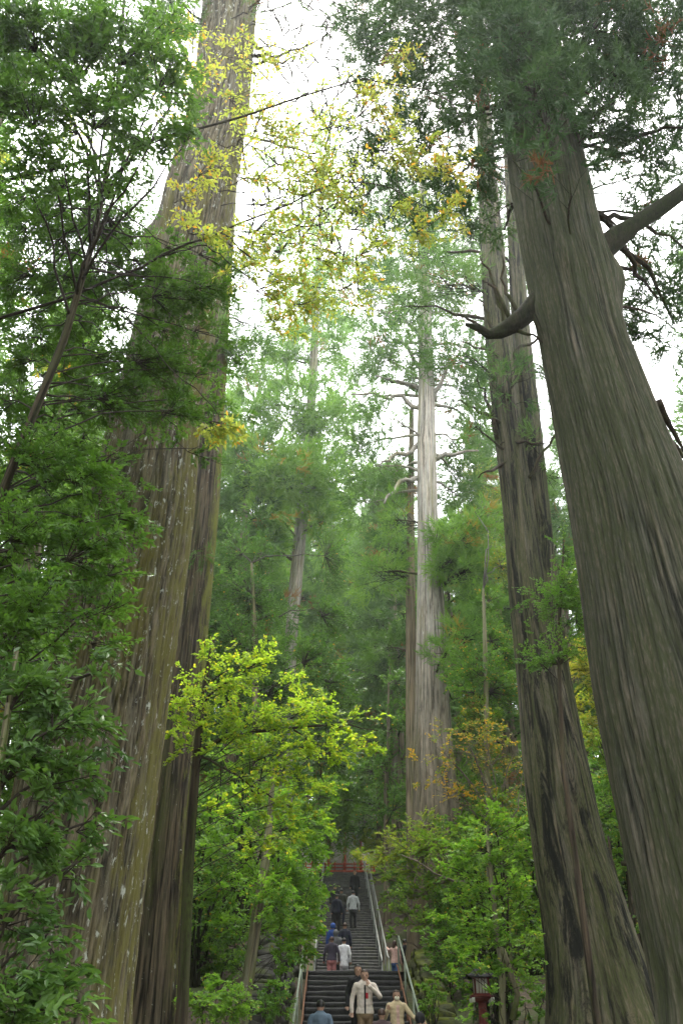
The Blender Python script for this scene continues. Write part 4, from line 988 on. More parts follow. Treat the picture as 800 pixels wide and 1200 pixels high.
# autumn-tinged thin tree with pale bare twigs
P = px_axis([(598, 1150, 7), (592, 1040, 6), (585, 960, 5), (570, 900, 3)], 25.0, 0.10)
t = thing('autumn_tree', 'thin half-bare tree with orange-tinted leaves and pale twigs beside the stained cedar', 'tree', P[0][:3])
make_trunk(t, P, M['bark_thin'], ridge=0.05, amp=0.006, seed=71, res=0.06, seg=0.3, flare=0.2)
bag = Bag()
for a, b_ in (((590, 985), (520, 880)), ((588, 970), (545, 870)), ((580, 975), (500, 905)), ((585, 960), (570, 860)), ((592, 990), (535, 940)), ((588, 950), (600, 870)), ((570, 960), (510, 925)), ((560, 930), (500, 860)), ((575, 935), (535, 855)), ((596, 1000), (612, 905))):
    bag.tube(bez(PX(*a, 24.8), PX(*b_, 24.2), 0.06, 0.08, 9), np.linspace(0.028, 0.008, 9), 5)
for k in range(60):
    a = PX(rng.uniform(515, 605), rng.uniform(875, 960), 24.5); bag.tube(bez(a, a + np.array([rng.normal(0, .5), rng.normal(0, .3), rng.uniform(-.1, .7)]), .1, .1, 5), np.linspace(.01, .004, 5), 3)
bag.build('branches', M['twig_pale'], t)
leafy(t, P, [(520, 880, 28, 18, 24, .3, .5), (560, 868, 32, 22, 24.5, .45, .35), (592, 890, 24, 22, 25, .45, .3), (530, 922, 26, 8, 24, .6, 1.0), (570, 925, 34, 18, 24.5, .25, .35), (600, 930, 16, 22, 25, .4, .2), (545, 850, 26, 16, 25, .4, .3), (500, 900, 16, 14, 24, .3, .7)],
      M['shrub'], M['twig_pale'], 0.08, 0.06, 'diamond', 8, 0.6, 0.2, 0.25, 0.014, 0.004, 0.3, limbs=False, spread=1.6, mul=1.3)

# broadleaf evergreen in front of the stained cedar and one behind
P = px_axis([(660, 900, 6), (655, 800, 5), (655, 720, 4), (660, 640, 2)], 17.2, 0.08)
P[0] = (P[0][0] - 0.0, P[0][1], P[0][2], 0.09)
t = thing('evergreen_tree', 'small leafy evergreen growing against the front of the stained cedar', 'tree', P[0][:3])
make_trunk(t, P, M['bark_dark'], ridge=0.05, amp=0.005, seed=76, res=0.05, seg=0.3, flare=0.2)
leafy(t, P, [(642, 700, 36, 30, 17, .7), (672, 682, 26, 36, 17.2, .9), (652, 752, 40, 26, 17, .75), (690, 722, 22, 28, 17.4, .9), (622, 772, 22, 22, 17, .55), (664, 642, 18, 22, 17.4, .7), (690, 660, 16, 26, 17.6, .8), (700, 760, 16, 22, 17.6, .7)],
      M['shrub'], M['twig'], 0.06, 0.034, 'diamond', 12, 0.55, 0.15, 0.0, 0.016, 0.004, 0.4)
P = px_axis([(572, 1000, 8), (570, 860, 7), (568, 760, 5), (566, 690, 3)], 27.0, 0.14)
t = thing('evergreen_tree', 'bushy mid-green tree filling the gap between pale cedar and stained cedar', 'tree', P[0][:3])
make_trunk(t, P, M['bark_thin'], ridge=0.05, amp=0.006, seed=79, res=0.06, seg=0.3, flare=0.2)
leafy(t, P, [(560, 780, 36, 30, 27, 1.1), (590, 805, 28, 34, 27.5, 1.0), (542, 800, 22, 24, 26.5, .9), (582, 750, 26, 26, 28, 1.0), (556, 830, 30, 18, 26.5, .9, .15), (535, 850, 22, 14, 26.5, .6, .2), (600, 760, 16, 40, 28.5, 1.0), (575, 700, 22, 20, 28, .8), (590, 660, 20, 30, 30, .8, .2), (560, 560, 30, 30, 40, .6, .2), (590, 600, 22, 40, 40, .8, .2)],
      M['shrub'], M['twig'], 0.085, 0.055, 'diamond', 12, 0.55, 0.15, 0.04, 0.025, 0.006, 0.4)

# between the two right trunks
P = px_axis([(742, 1140, 6), (738, 1050, 6), (728, 960, 5), (715, 860, 4), (705, 780, 2)], 26.0, 0.10)
t = thing('autumn_tree', 'green and orange young tree seen between the two great right-hand cedars', 'tree', P[0][:3])
make_trunk(t, P, M['bark_dark'], ridge=0.05, amp=0.006, seed=83, res=0.06, seg=0.3, flare=0.2)
for a, b_ in (((752, 1130), (735, 990)), ((735, 1100), (752, 1000)), ((760, 1140), (744, 1040)), ((728, 1060), (712, 980)), ((728, 1012), (760, 1010))):
    limb(t, bez(PX(*a, 25.6), PX(*b_, 25.8), 0.02, 0.05, 7), 0.06, 0.03, M['bark_dark'], 'stem', sides=6)
leafy(t, P, [(684, 775, 24, 34, 22.5, 1.5, 1.0), (700, 825, 18, 30, 22.5, 1.4, .9), (690, 860, 14, 24, 22.5, 1.0, .6), (690, 690, 20, 34, 26, 1.0, .2), (715, 700, 16, 40, 27, 1.0, .3), (676, 830, 14, 24, 24, .9, .7), (735, 880, 14, 40, 26, 1.0, .1), (700, 870, 20, 30, 26.5, .9, .15), (720, 900, 20, 30, 26.5, .9, .1), (704, 940, 16, 26, 26.5, .9), (726, 960, 18, 30, 26, .9), (738, 1010, 14, 22, 26, .6), (722, 1010, 16, 18, 26, .7), (712, 740, 18, 20, 27, .8, .2), (745, 1085, 12, 8, 25, .8), (695, 1000, 16, 20, 28, .7)],
      M['maple'], M['twig'], 0.075, 0.055, 'diamond', 12, 0.6, 0.15, 0.06, 0.02, 0.005, 0.3)

# mid-ground evergreen broadleaves, left wood
P = px_axis([(300, 1000, 9), (300, 850, 8), (298, 740, 6), (295, 660, 3)], 36.0, 0.2)
t = thing('evergreen_tree', 'dense dark evergreen behind the lime maple, left of the stairs', 'tree', P[0][:3])
make_trunk(t, P, M['bark_far'], ridge=0.06, amp=0.008, seed=88, res=0.08, seg=0.4, flare=0.2)
leafy(t, P, [(270, 690, 34, 36, 36, 1.1), (300, 705, 30, 36, 37, 1.1), (275, 640, 28, 26, 37, .9), (300, 760, 40, 34, 36, 1.1), (375, 772, 28, 34, 38, 1.1), (340, 800, 40, 30, 36, 1.1), (400, 800, 28, 36, 40, 1.0), (260, 740, 24, 36, 35, .9), (390, 720, 22, 28, 40, 1.0), (308, 650, 22, 24, 38, .8), (400, 880, 26, 40, 40, 1.0), (395, 650, 24, 40, 42, .8)],
      M['shrub'], M['twig'], 0.11, 0.07, 'diamond', 12, 0.5, 0.1, 0.01, 0.04, 0.008, 0.4, tone=-0.15)
P = px_axis([(452, 1010, 6), (452, 930, 5), (455, 860, 4), (455, 800, 2)], 48.0, 0.2)
t = thing('evergreen_tree', 'hazy dark evergreen beside the upper stairs, left of the pale cedar', 'tree', P[0][:3])
make_trunk(t, P, M['bark_far'], ridge=0.06, amp=0.008, seed=91, res=0.08, seg=0.4, flare=0.2)
leafy(t, P, [(452, 900, 22, 30, 48, 1.0), (465, 940, 20, 24, 46, 1.0), (440, 950, 22, 24, 50, 1.0), (455, 850, 20, 26, 48, .9), (430, 900, 20, 30, 52, .9), (470, 800, 18, 30, 50, .7), (425, 960, 14, 20, 54, .9)],
      M['shrub'], M['twig'], 0.13, 0.085, 'diamond', 12, 0.5, 0.1, 0.01, 0.04, 0.008, 0.4, tone=-0.1)

# ---------------------------------------------------------------- understorey (copies of three built shrubs)
def under_proto(seed, mat, L, W, hue):
    global rng
    keep = rng; rng = np.random.default_rng(seed)
    bag, tw, st = Bag(), Bag(), Bag()
    for k in range(16):
        an = k * 2.4; z = 1.0 + 4.2 * (k / 16) ** 0.9; rr = rng.uniform(0.3, 1.5) * (1.25 - z / 7)
        c = np.array([math.cos(an) * rr, math.sin(an) * rr, z])
        spray(bag, tw, c, (0.95, 0.95, 0.6), 42, 10, L, W, 'diamond', 0.5, 0.15, 0.2, 0.03, hue, (0, 0, z - 0.8), 0.006)
        st.tube(bez((rng.normal(0, .12), rng.normal(0, .12), -0.2), c, 0.02, 0.05, 7), np.linspace(.05, .012, 7), 5)
    o = [bag.build('crown', mat), tw.build('twigs', M['twig']), st.build('stems', M['bark_dark'])]
    ms = [q.data for q in o]
    for q in o: bpy.data.objects.remove(q)
    rng = keep
    return ms
UNDER_NEAR = [(-9.5, 15, 1.2), (-8.5, 19, 1.1), (-11, 12, 1.3), (-7.2, 10.5, 1.0), (-12, 17, 1.5), (9, 27, 1.2), (11, 24, 1.3), (10, 33, 1.2), (14, 30, 1.4), (12, 42, 1.4), (-10, 24, 1.3)]
uprot = [under_proto(201, M['shrub'], 0.11, 0.07, 0.0), under_proto(202, M['maple'], 0.10, 0.075, 0.08), under_proto(203, M['shrub'], 0.13, 0.06, 0.0)]
def under(k, x, Y, s, rot, label, group):
    t = thing('understorey_tree', label, 'bush', (x, Y, float(ground(x, Y))), group)
    t.rotation_euler = (0, 0, rot); t.scale = (s, s, s)
    for nm, me in zip(('crown', 'twigs', 'stems'), uprot[k]):
        o = link(bpy.data.objects.new(nm, me)); o.parent = t; o['kind'] = 'stuff'
ur = np.random.default_rng(55)
for i in range(34):
    Y = 24 + 42 * (i / 34) + ur.uniform(-1, 1); off = ur.uniform(3.0, 4.2) + (i % 4) * 2.2
    under(i % 3, xs(Y) - off, Y, ur.uniform(0.85, 1.35), ur.uniform(0, 6), 'leafy understorey tree on the left bank of the stairs', 'understorey left of the stairs')
for i in range(32):
    Y = 25 + 41 * (i / 32) + ur.uniform(-1, 1); off = ur.uniform(3.4, 4.6) + (i % 4) * 2.2
    under((i + 1) % 3, xs(Y) + off, Y, ur.uniform(0.85, 1.3), ur.uniform(0, 6), 'leafy understorey tree on the right bank of the stairs', 'understorey right of the stairs')
for i, (x, Y, sc_) in enumerate(UNDER_NEAR):
    under((0, 2)[i % 2], x, Y, sc_, i * 1.1, 'leafy understorey tree beside the great cedars, away from the stairs', 'understorey beside the great cedars')
for i in range(22):
    x = -14 + 28 * i / 21 + ur.uniform(-.5, .5); Y = (74 if abs(x) > 6.5 else 84) + (i % 3) * 6
    under(i % 3, x, Y, ur.uniform(1.1, 1.6), ur.uniform(0, 6), 'leafy understorey tree on the hilltop beyond the stairs', 'understorey on the hilltop')

# ---------------------------------------------------------------- undergrowth on the banks
def bush(label, px, py, rx, ry, Y, mat, L, W, cover=1.4, hue=0.0, group=None, n=5):
    c = PX(px, py, Y); g = float(ground(c[0], c[1]))
    t = thing('bush', label, 'bush', (c[0], c[1], g), group)
    stems = Bag()
    cls = []
    for k in range(n):
        a = k * 2.4; qx, qy = px + math.cos(a) * rx * .55, py + math.sin(a) * ry * .5
        yy = Y + math.sin(a * 1.7) * 0.5; cls.append((qx, qy, rx * .6, ry * .6, yy, cover, hue))
        q = PX(qx, qy, yy)
        stems.tube(bez((c[0] + rng.normal(0, .1), c[1] + rng.normal(0, .1), g - 0.1), q, 0.05, 0.06, 7), np.linspace(.025, .008, 7), 5)
    stems.build('stems', M['twig'], t)
    leafy(t, None, cls, mat, M['twig'], L, W, 'diamond', 12, 0.55, 0.2, 0.02, tw_r=0.004)
bush('pale green shrub at the foot of the slim pale-trunked tree', 255, 1172, 42, 26, 18.5, M['maple'], .055, .035)
bush('small mossy-green bush against the dark stone wall', 322, 1175, 20, 26, 19.5, M['shrub'], .055, .035, 1.1)
bush('dark shrub behind the slim pale-trunked tree', 255, 1110, 36, 36, 25, M['shrub'], .07, .045, 1.1)
bush('shaded shrub by the red post left of the stairs', 330, 1090, 26, 34, 29, M['shrub'], .08, .05, 1.1)
bush('dark undergrowth shrub below the stained cedar, left of the lantern', 525, 1120, 24, 44, 27, M['shrub'], .075, .05, 1.2)
bush('shaded shrub behind the red lantern', 570, 1160, 36, 30, 25, M['shrub'], .07, .045, 1.0)
bush('low dark shrub beside the foot of the stained cedar', 625, 1175, 20, 20, 22, M['shrub'], .06, .04, .9)
bush('fern-green bush below the right handrail of the stairs', 505, 1165, 14, 22, 23, M['maple'], .05, .03, .9)
bush('tall evergreen bush behind the slim ribbed cedar', 238, 1040, 26, 50, 27, M['shrub'], .075, .045, 1.1)
bush('dense bush on the left bank of the upper flight', 352, 1050, 22, 40, 40, M['shrub'], .09, .06, 1.3)
bush('dense bush on the right bank of the upper flight', 478, 1020, 24, 40, 44, M['shrub'], .09, .06, 1.3)
bush('wide bush on the right bank, beside the foot of the pale cedar', 535, 1060, 30, 40, 33, M['shrub'], .085, .055, 1.2)
bush('shadowed bush between the two great right-hand cedars', 750, 1140, 30, 26, 30, M['shrub'], .085, .055, 1.2)
bush('leafy bush at the top of the stairs, left of the red-roofed hall', 378, 985, 18, 26, 66, M['maple'], .13, .09, 1.3)
bush('yellowish bush at the top of the stairs, right of the red-roofed hall', 430, 990, 16, 18, 66, M['maple'], .13, .09, 1.3, .5)

# ================================================================ red lanterns
M['red'] = plain_mat('faded_red_lacquer', (0.13, 0.024, 0.02), 0.6, 0.35, 8)
M['black_tile'] = plain_mat('black_metal_roof', (0.008, 0.008, 0.008), 0.75, 0.3, 8)
M['paper'] = plain_mat('white_paper_pane', (0.62, 0.62, 0.56), 0.8, 0.08, 8)
def boxv(cx, cy, z0, z1, hx, hy, tx=1.0, ty=1.0):
    """tapered box: bottom half sizes hx,hy, top scaled by tx,ty"""
    v = [(cx + sx * hx * (tx if k else 1), cy + sy * hy * (ty if k else 1), z1 if k else z0) for k in (0, 1) for sx, sy in ((-1, -1), (1, -1), (1, 1), (-1, 1))]
    f = [(3, 2, 1, 0), (4, 5, 6, 7), (0, 1, 5, 4), (1, 2, 6, 5), (2, 3, 7, 6), (3, 0, 4, 7)]
    return np.array(v, float), np.array(f)
def boxes(name, specs, mat, t):
    B = Bag()
    for q in specs:
        v, f = boxv(*q); B.add(v, f)
    o = B.build(name, mat)
    return part(o, t)
def lantern(label, px, py_roof, Y, h, rot=0.0):
    c = PX(px, py_roof, Y); g = float(ground(c[0], Y)); top = c[2]
    t = thing('lantern_post', label, 'lantern', (c[0], Y, g), 'red lantern posts beside the stairs')
    x, y = c[0], Y
    boxes('base', [(x, y, g - .3, g + .18, .24, .24, .85, .85)], M['wall_stone'], t)
    boxes('post', [(x, y, g + .17, top - .78, .095, .095, .85, .85)], M['red'], t)
    br = boxes('bracket', [(x, y, top - .80, top - .70, .10, .10, 1.9, 1.9), (x, y, top - .705, top - .655, .24, .24, 1, 1)], M['red'], t)
    for sx in (-1, 1):
        for sy in (-1, 1):
            boxes('bracket_tip', [(x + sx * .215, y + sy * .215, top - .80, top - .706, .03, .03)], M['paper'], br)
    bx = boxes('light_box', [(x + sx * .15, y + sy * .15, top - .66, top - .30, .018, .018) for sx in (-1, 1) for sy in (-1, 1)] + [(x, y, top - .33, top - .295, .172, .172), (x, y, top - .658, top - .62, .172, .172)], M['red'], t)
    for dx, dy, hx, hy in ((0, -.15, .13, .006), (0, .15, .13, .006), (-.15, 0, .006, .13), (.15, 0, .006, .13)):
        boxes('pane', [(x + dx, y + dy, top - .625, top - .325, hx, hy)], M['paper'], bx)
    for k in (-1, 0, 1):
        boxes('lattice', [(x + k * .065, y - .162, top - .622, top - .328, .006, .005)], M['red'], bx)
    # roof with upturned eaves
    n = 17; u = np.linspace(-1, 1, n); A, Bq = np.meshgrid(u, u); mm = np.maximum(abs(A), abs(Bq))
    zz = top - .30 + .30 * (1 - mm) ** 1.35 + .05 * (abs(A) * abs(Bq)) ** 3
    V = np.stack([x + A * .36, y + Bq * .36, zz], -1).reshape(-1, 3); V2 = V.copy(); V2[:, 2] -= .03
    ii = np.arange(n * n).reshape(n, n); Fq = np.stack([ii[:-1, :-1], ii[:-1, 1:], ii[1:, 1:], ii[1:, :-1]], -1).reshape(-1, 4)
    rim = np.concatenate([ii[0, :-1], ii[:-1, -1], ii[-1, :0:-1], ii[:0:-1, 0]]); rn = np.roll(rim, -1)
    rf = part(mesh_obj('roof', np.vstack([V, V2]), [Fq, Fq[:, ::-1] + n * n, np.stack([rn, rim, rim + n * n, rn + n * n], -1)], M['black_tile'], smooth=False), t)
    V, F, T = tube([(x, y, top - .02), (x, y, top + .03), (x, y, top + .07), (x, y, top + .11)], [.03, .045, .03, .004], 8, True)
    part(mesh_obj('finial', V, [F, T], M['black_tile'], smooth=True), rf)
lantern('red wooden lantern post with black roof standing among the maples right of the stairs', 561, 1128, 22.5, 2.4)
lantern('red lantern post half hidden by leaves beside the left of the stair landing', 345, 1068, 31.5, 2.6)

# ================================================================ hall at the head of the stairs, shed in the wood
M['vermilion'] = plain_mat('vermilion_paint', (0.36, 0.06, 0.025), 0.55, 0.2, 3)
M['plaster'] = plain_mat('white_plaster', (0.72, 0.71, 0.67), 0.85, 0.06, 3)
M['roof_dark'] = plain_mat('weathered_copper_roof', (0.09, 0.08, 0.065), 0.7, 0.25, 3)
hx, hy, hz = 0.25, 74.0, TOP_Z
t = thing('shrine_hall', 'white-walled hall with vermilion railing seen at the head of the stairs', 'building', (hx, hy, hz))
boxes('foundation', [(hx, hy + 2, hz - .6, hz + 2.1, 4.6, 3.6)], M['wall_stone'], t)
boxes('wall', [(hx, hy + 2, hz + 2.1, hz + 5.2, 3.8, 2.8)], M['plaster'], t)
for k in range(7):
    boxes('pillar', [(hx - 3.75 + k * 1.25, hy - .86, hz + 2.1, hz + 5.25, .11, .11)], M['vermilion'], t)
boxes('balustrade', [(hx, hy - 1.5, hz + 2.1, hz + 2.26, 4.6, .08), (hx, hy - 1.5, hz + 2.42, hz + 2.5, 4.6, .05), (hx, hy - 1.5, hz + 2.66, hz + 2.76, 4.6, .06)] + [(hx - 4.5 + k * .75, hy - 1.5, hz + 2.2, hz + 2.85, .05, .05) for k in range(13)], M['vermilion'], t)
n = 15; u = np.linspace(-1, 1, n); A, Bq = np.meshgrid(u, u)
zz = hz + 5.2 + 2.8 * (1 - abs(Bq)) ** 1.3 + .35 * abs(A) ** 3
V = np.stack([hx + A * 5.6, hy + 2 + Bq * 4.8, zz], -1).reshape(-1, 3); V2 = V.copy(); V2[:, 2] -= .2
ii = np.arange(n * n).reshape(n, n); Fq = np.stack([ii[:-1, :-1], ii[:-1, 1:], ii[1:, 1:], ii[1:, :-1]], -1).reshape(-1, 4)
rim = np.concatenate([ii[0, :-1], ii[:-1, -1], ii[-1, :0:-1], ii[:0:-1, 0]]); rn = np.roll(rim, -1)
part(mesh_obj('roof', np.vstack([V, V2]), [Fq, Fq[:, ::-1] + n * n, np.stack([rn, rim, rim + n * n, rn + n * n], -1)], M['roof_dark']), t)

M['boards'] = plain_mat('weathered_pinkish_boards', (0.34, 0.22, 0.17), 0.8, 0.15, 5)
sx_, sy_ = 11.9, 38.0; sg = float(ground(sx_, sy_))
t = thing('wooden_shed', 'small pinkish board shed glimpsed between the two great right-hand cedars', 'building', (sx_, sy_, sg))
for k in range(12):
    boxes('board', [(sx_, sy_ - 1.5, sg - .2 + k * .31, sg + .098 + k * .31, 2.4, .02)], M['boards'], t)
boxes('wall', [(sx_, sy_, sg - .3, sg + 3.5, 2.38, 1.47)], M['boards'], t)
boxes('roof', [(sx_, sy_, sg + 3.48, sg + 4.2, 2.9, 2.0, .98, .1)], M['roof_dark'], t)

# ================================================================ people
FM = {}
def cloth(name, col, rough=0.85):
    if name not in FM: FM[name] = plain_mat(name, col, rough, 0.16, 14, bump=0.25)
    return FM[name]
SKIN = plain_mat('skin', (0.42, 0.25, 0.18), 0.5, 0.06, 9)
HAIR = plain_mat('dark_hair', (0.012, 0.010, 0.009), 0.45, 0.3, 30)
HAIR_B = plain_mat('brown_hair', (0.045, 0.022, 0.015), 0.45, 0.3, 30)
EYE_M = plain_mat('eye', (0.01, 0.008, 0.008), 0.2, 0.1, 9)
SHOE = plain_mat('dark_shoe', (0.02, 0.02, 0.022), 0.6, 0.2, 9)
import bmesh
def _ico(sub):
    b_ = bmesh.new(); bmesh.ops.create_icosphere(b_, subdivisions=sub, radius=1.0)
    v = np.array([q.co[:] for q in b_.verts]); f = np.array([[q.index for q in fc.verts] for fc in b_.faces]); b_.free(); return v, f
ICO_V, ICO_F = _ico(2)

def person(label, px, py, H, yaw, top, bottom, hair=HAIR, arms=None, hem=0.88, wide=1.0, voxel=0.016, Y=None, front=(), lean=0.0, head_turn=0.0, head_down=0.0, hood=None, long_hair=False, mask=None, stride=0.0, group=None, shoe=SHOE):
    if Y is None:
        best = None
        for yy in (np.arange(19.0, 28.9, 0.05) if py > 1125 else np.arange(37.7, 60.0, 0.05)):
            z = tread(yy) + H; v = 600 - FPX * (-yy * SP + (z - EYE) * CP) / (yy * CP + (z - EYE) * SP)
            if best is None or abs(v - py) < best[0]: best = (abs(v - py), yy)
        Y = best[1]
        # stand in the middle of the tread
        ref = LAND1_Y if Y < LAND1_Y else LAND2_Y
        if Y < LAND1_Y or (Y > LAND2_Y and Y < TOP_Y): Y = ref + (math.floor((Y - ref) / STEP_T) + 0.52) * STEP_T
    zf = tread(Y) if abs(PX(px, py, Y)[0] - xs(Y)) < 1.36 else LAND1_Z - 0.01
    x = PX(px, py, Y)[0]
    k = H / 1.70
    t = thing('person', label, 'person', (x, Y, zf), group)
    ch = []                     # (material slot, p0, p1, r0, r1, yscale)
    def seg(m, p0, p1, r0, r1, ysc=1.0): ch.append((m, np.array(p0, float), np.array(p1, float), r0, r1, ysc))
    TOP, BOT, SK, SH = 0, 1, 2, 3
    ly = -lean
    seg(TOP, (0, 0, 1.0), (0, ly * .7, 1.34), .150 * wide, .165 * wide, .70)
    seg(TOP, (-.145 * wide, ly * .8, 1.385), (.145 * wide, ly * .8, 1.385), .075, .075)
    seg(TOP, (0, 0, 1.02), (0, 0.01, hem), .160 * wide, .178 * wide, .74)
    seg(BOT, (-.07, 0, .92), (.07, 0, .92), .118, .118, .85)
    seg(SK, (0, ly * .8, 1.42), (0, ly, 1.53), .055, .052)
    hc = np.array([0, ly - .01 - head_down * .5, 1.585 - head_down * .15])
    seg(SK, hc + (0, .005, -.03), hc + (0, 0, .03), .074, .088, 1.08)
    seg(SK, hc + (0, -.03, -.07), hc + (0, -.03, -.05), .05, .055)
    fd = np.array([math.sin(head_turn), -math.cos(head_turn), 0])
    seg(SK, hc + fd * .092 + (0, 0, .0), hc + fd * .104 + (0, 0, -.022), .012, .017)
    for e in (-1, 1): seg(SK, hc + (e * .083, .01, .012), hc + (e * .083, .012, -.018), .013, .012)
    for e in (-1, 1):
        st = stride * e
        seg(BOT, (e * .085, 0, .90), (e * .095, -.02 + st * .5, .50), .105, .078)
        seg(BOT, (e * .095, -.02 + st * .5, .50), (e * .098, .03 + st, .10), .078, .068)
        seg(SH, (e * .10, .05 + st, .045), (e * .112, -.14 + st, .035), .045, .036)
    arms = arms or {}
    for e, nm in ((-1, 'R'), (1, 'L')):
        el, wr, tip = arms.get(nm, ((.245 * wide, .03, 1.12), (.25 * wide, -.05, .88), (.245 * wide, -.09, .76)))
        sh = np.array([e * .165 * wide, ly * .8, 1.39]); el, wr, tip = [np.array([e * q[0], q[1] + ly * .5, q[2]]) for q in (el, wr, tip)]
        seg(TOP, sh, el, .066, .056); seg(TOP, el, wr, .056, .044)
        d = unit(tip - wr); Lh = np.linalg.norm(tip - wr)
        palm = wr + d * Lh * .5
        seg(SK, wr, palm, .030, .036, .8)
        s = unit(np.cross(d, [0, 1.0, .2])); nn = np.cross(s, d)
        for fi, (o_, fl) in enumerate(((-.027, .80), (-.009, 1.0), (.010, .95), (.027, .74))):
            b0 = palm + s * o_; b1 = b0 + d * .038 * fl - nn * .006; b2 = b1 + d * .032 * fl - nn * .018
            seg(SK, b0, b1, .0115, .0105); seg(SK, b1, b2, .0105, .009)
        th0 = wr + d * Lh * .18 + s * .026 * e; th1 = th0 + s * .032 * e + d * .03; seg(SK, th0, th1, .014, .012); seg(SK, th1, th1 + d * .028, .012, .010)
    # spheres along every segment, then one voxel skin over all of them
    B = Bag()
    for m_, p0, p1, r0, r1, ysc in ch:
        L_ = np.linalg.norm(p1 - p0); n_ = int(max(2, min(14, L_ / (0.45 * min(r0, r1)) + 1)))
        for f in np.linspace(0, 1, n_):
            r_ = r0 + (r1 - r0) * f; B.add((p0 + (p1 - p0) * f) + ICO_V * r_ * np.array([1, ysc, 1]), None, ICO_F)
    tmp = B.build('body', SKIN)
    md = tmp.modifiers.new('skin', 'REMESH'); md.mode = 'VOXEL'; md.voxel_size = voxel
    ms = tmp.modifiers.new('smooth', 'SMOOTH'); ms.factor = 0.5; ms.iterations = 2
    dg = bpy.context.evaluated_depsgraph_get(); dg.update()
    me = bpy.data.meshes.new_from_object(tmp.evaluated_get(dg)); me.name = 'body'
    bpy.data.objects.remove(tmp)
    nv = len(me.vertices); co = np.empty(nv * 3, np.float32); me.vertices.foreach_get('co', co); co = co.reshape(-1, 3)
    npo = len(me.polygons); pc = np.empty(npo * 3, np.float32); me.polygons.foreach_get('center', pc); pc = pc.reshape(-1, 3)
    pn = np.empty(npo * 3, np.float32); me.polygons.foreach_get('normal', pn); pn = pn.reshape(-1, 3)
    best = np.full(npo, 9.0); slot = np.zeros(npo, np.int32)
    for m_, p0, p1, r0, r1, ysc in ch:
        v = p1 - p0; f = np.clip(((pc - p0) @ v) / max(v @ v, 1e-9), 0, 1); dd = pc - (p0 + f[:, None] * v); dd[:, 1] /= ysc
        q = np.linalg.norm(dd, axis=1) - (r0 + (r1 - r0) * f)
        up_ = q < best; best[up_] = q[up_]; slot[up_] = m_
    slot[(slot == TOP) & (pc[:, 2] < hem - .02) & (np.abs(pc[:, 0]) < .235)] = BOT
    me.materials.clear()
    mats = [top, bottom, SKIN, shoe]
    for (xa, xb, za, zb, fm) in front:
        mats.append(fm); sel = (pn[:, 1] < -.25) & (slot == TOP) & (pc[:, 0] > xa) & (pc[:, 0] < xb) & (pc[:, 2] > za) & (pc[:, 2] < zb) & (np.abs(pc[:, 1]) < .3)
        slot[sel] = len(mats) - 1
    for m_ in mats: me.materials.append(m_)
    # cloth creases
    wr_ = (vnoise(co[:, 0] * 14 + px, co[:, 1] * 14, co[:, 2] * 9) - .5) * .016
    nr = np.empty(nv * 3, np.float32); me.vertices.foreach_get('normal', nr); nr = nr.reshape(-1, 3)
    body_z = (co[:, 2] < 1.42)
    co = co + nr * (wr_ * body_z)[:, None]
    me.vertices.foreach_set('co', co.ravel()); me.polygons.foreach_set('material_index', slot)
    me.polygons.foreach_set('use_smooth', np.ones(npo, bool)); me.update()
    Mx = Matrix.Translation((x, Y, zf)) @ Matrix.Rotation(yaw, 4, 'Z') @ Matrix.Scale(k, 4)
    def child(name, V, F, mat):
        o = link(bpy.data.objects.new(name, mesh_data(name, V, F, mat, smooth=True))); o.matrix_basis = Mx; return part(o, t)
    o = link(bpy.data.objects.new('body', me)); o.matrix_basis = Mx; part(o, t)
    b3 = _ico(3) if not hasattr(person, 'b3') else person.b3; person.b3 = b3
    V3, F3 = b3
    def cap(grow, cut, back):
        V = V3 * np.array([.090, .104, .110]) * grow
        V = V * (1 + (vnoise(V3[:, 0] * 9, V3[:, 1] * 9, V3[:, 2] * 4) - .5) * .16)[:, None]
        ang = V3[:, 0] * fd[0] + V3[:, 1] * fd[1]
        keepv = ~((ang > .30) & (V3[:, 2] < cut)) & (V3[:, 2] > back)
        Ff = F3[keepv[F3].all(1)]
        used, inv = np.unique(Ff, return_inverse=True)
        return V[used] + hc + np.array([0, .008, .022]), inv.reshape(-1, 3)
    if hood is not None:
        V, F = cap(1.22, .42, -.8); child('hood', V, [F], hood)
    V, F = cap(1.03, .38, -.45 if not long_hair else -.85); child('hair', V, [F], hair)
    if long_hair:
        V = V3 * np.array([.085, .05, .17]) + hc + np.array([0, .075, -.10]); child('hair', V, [F3], hair)
    BB = Bag(); sdv = np.array([fd[1], -fd[0], 0]) * -1
    for e in (-1, 1): BB.add(ICO_V * .011 + hc + fd * .084 + sdv * e * .032 + (0, 0, .012), None, ICO_F)
    child('eyes', np.vstack(BB.V), [np.vstack(BB.T)], EYE_M)
    if mask is not None:
        V = V3 * np.array([.062, .045, .050]) + hc + fd * .068 + (0, 0, -.045); child('face_mask', V, [F3], mask)
    return t, Mx

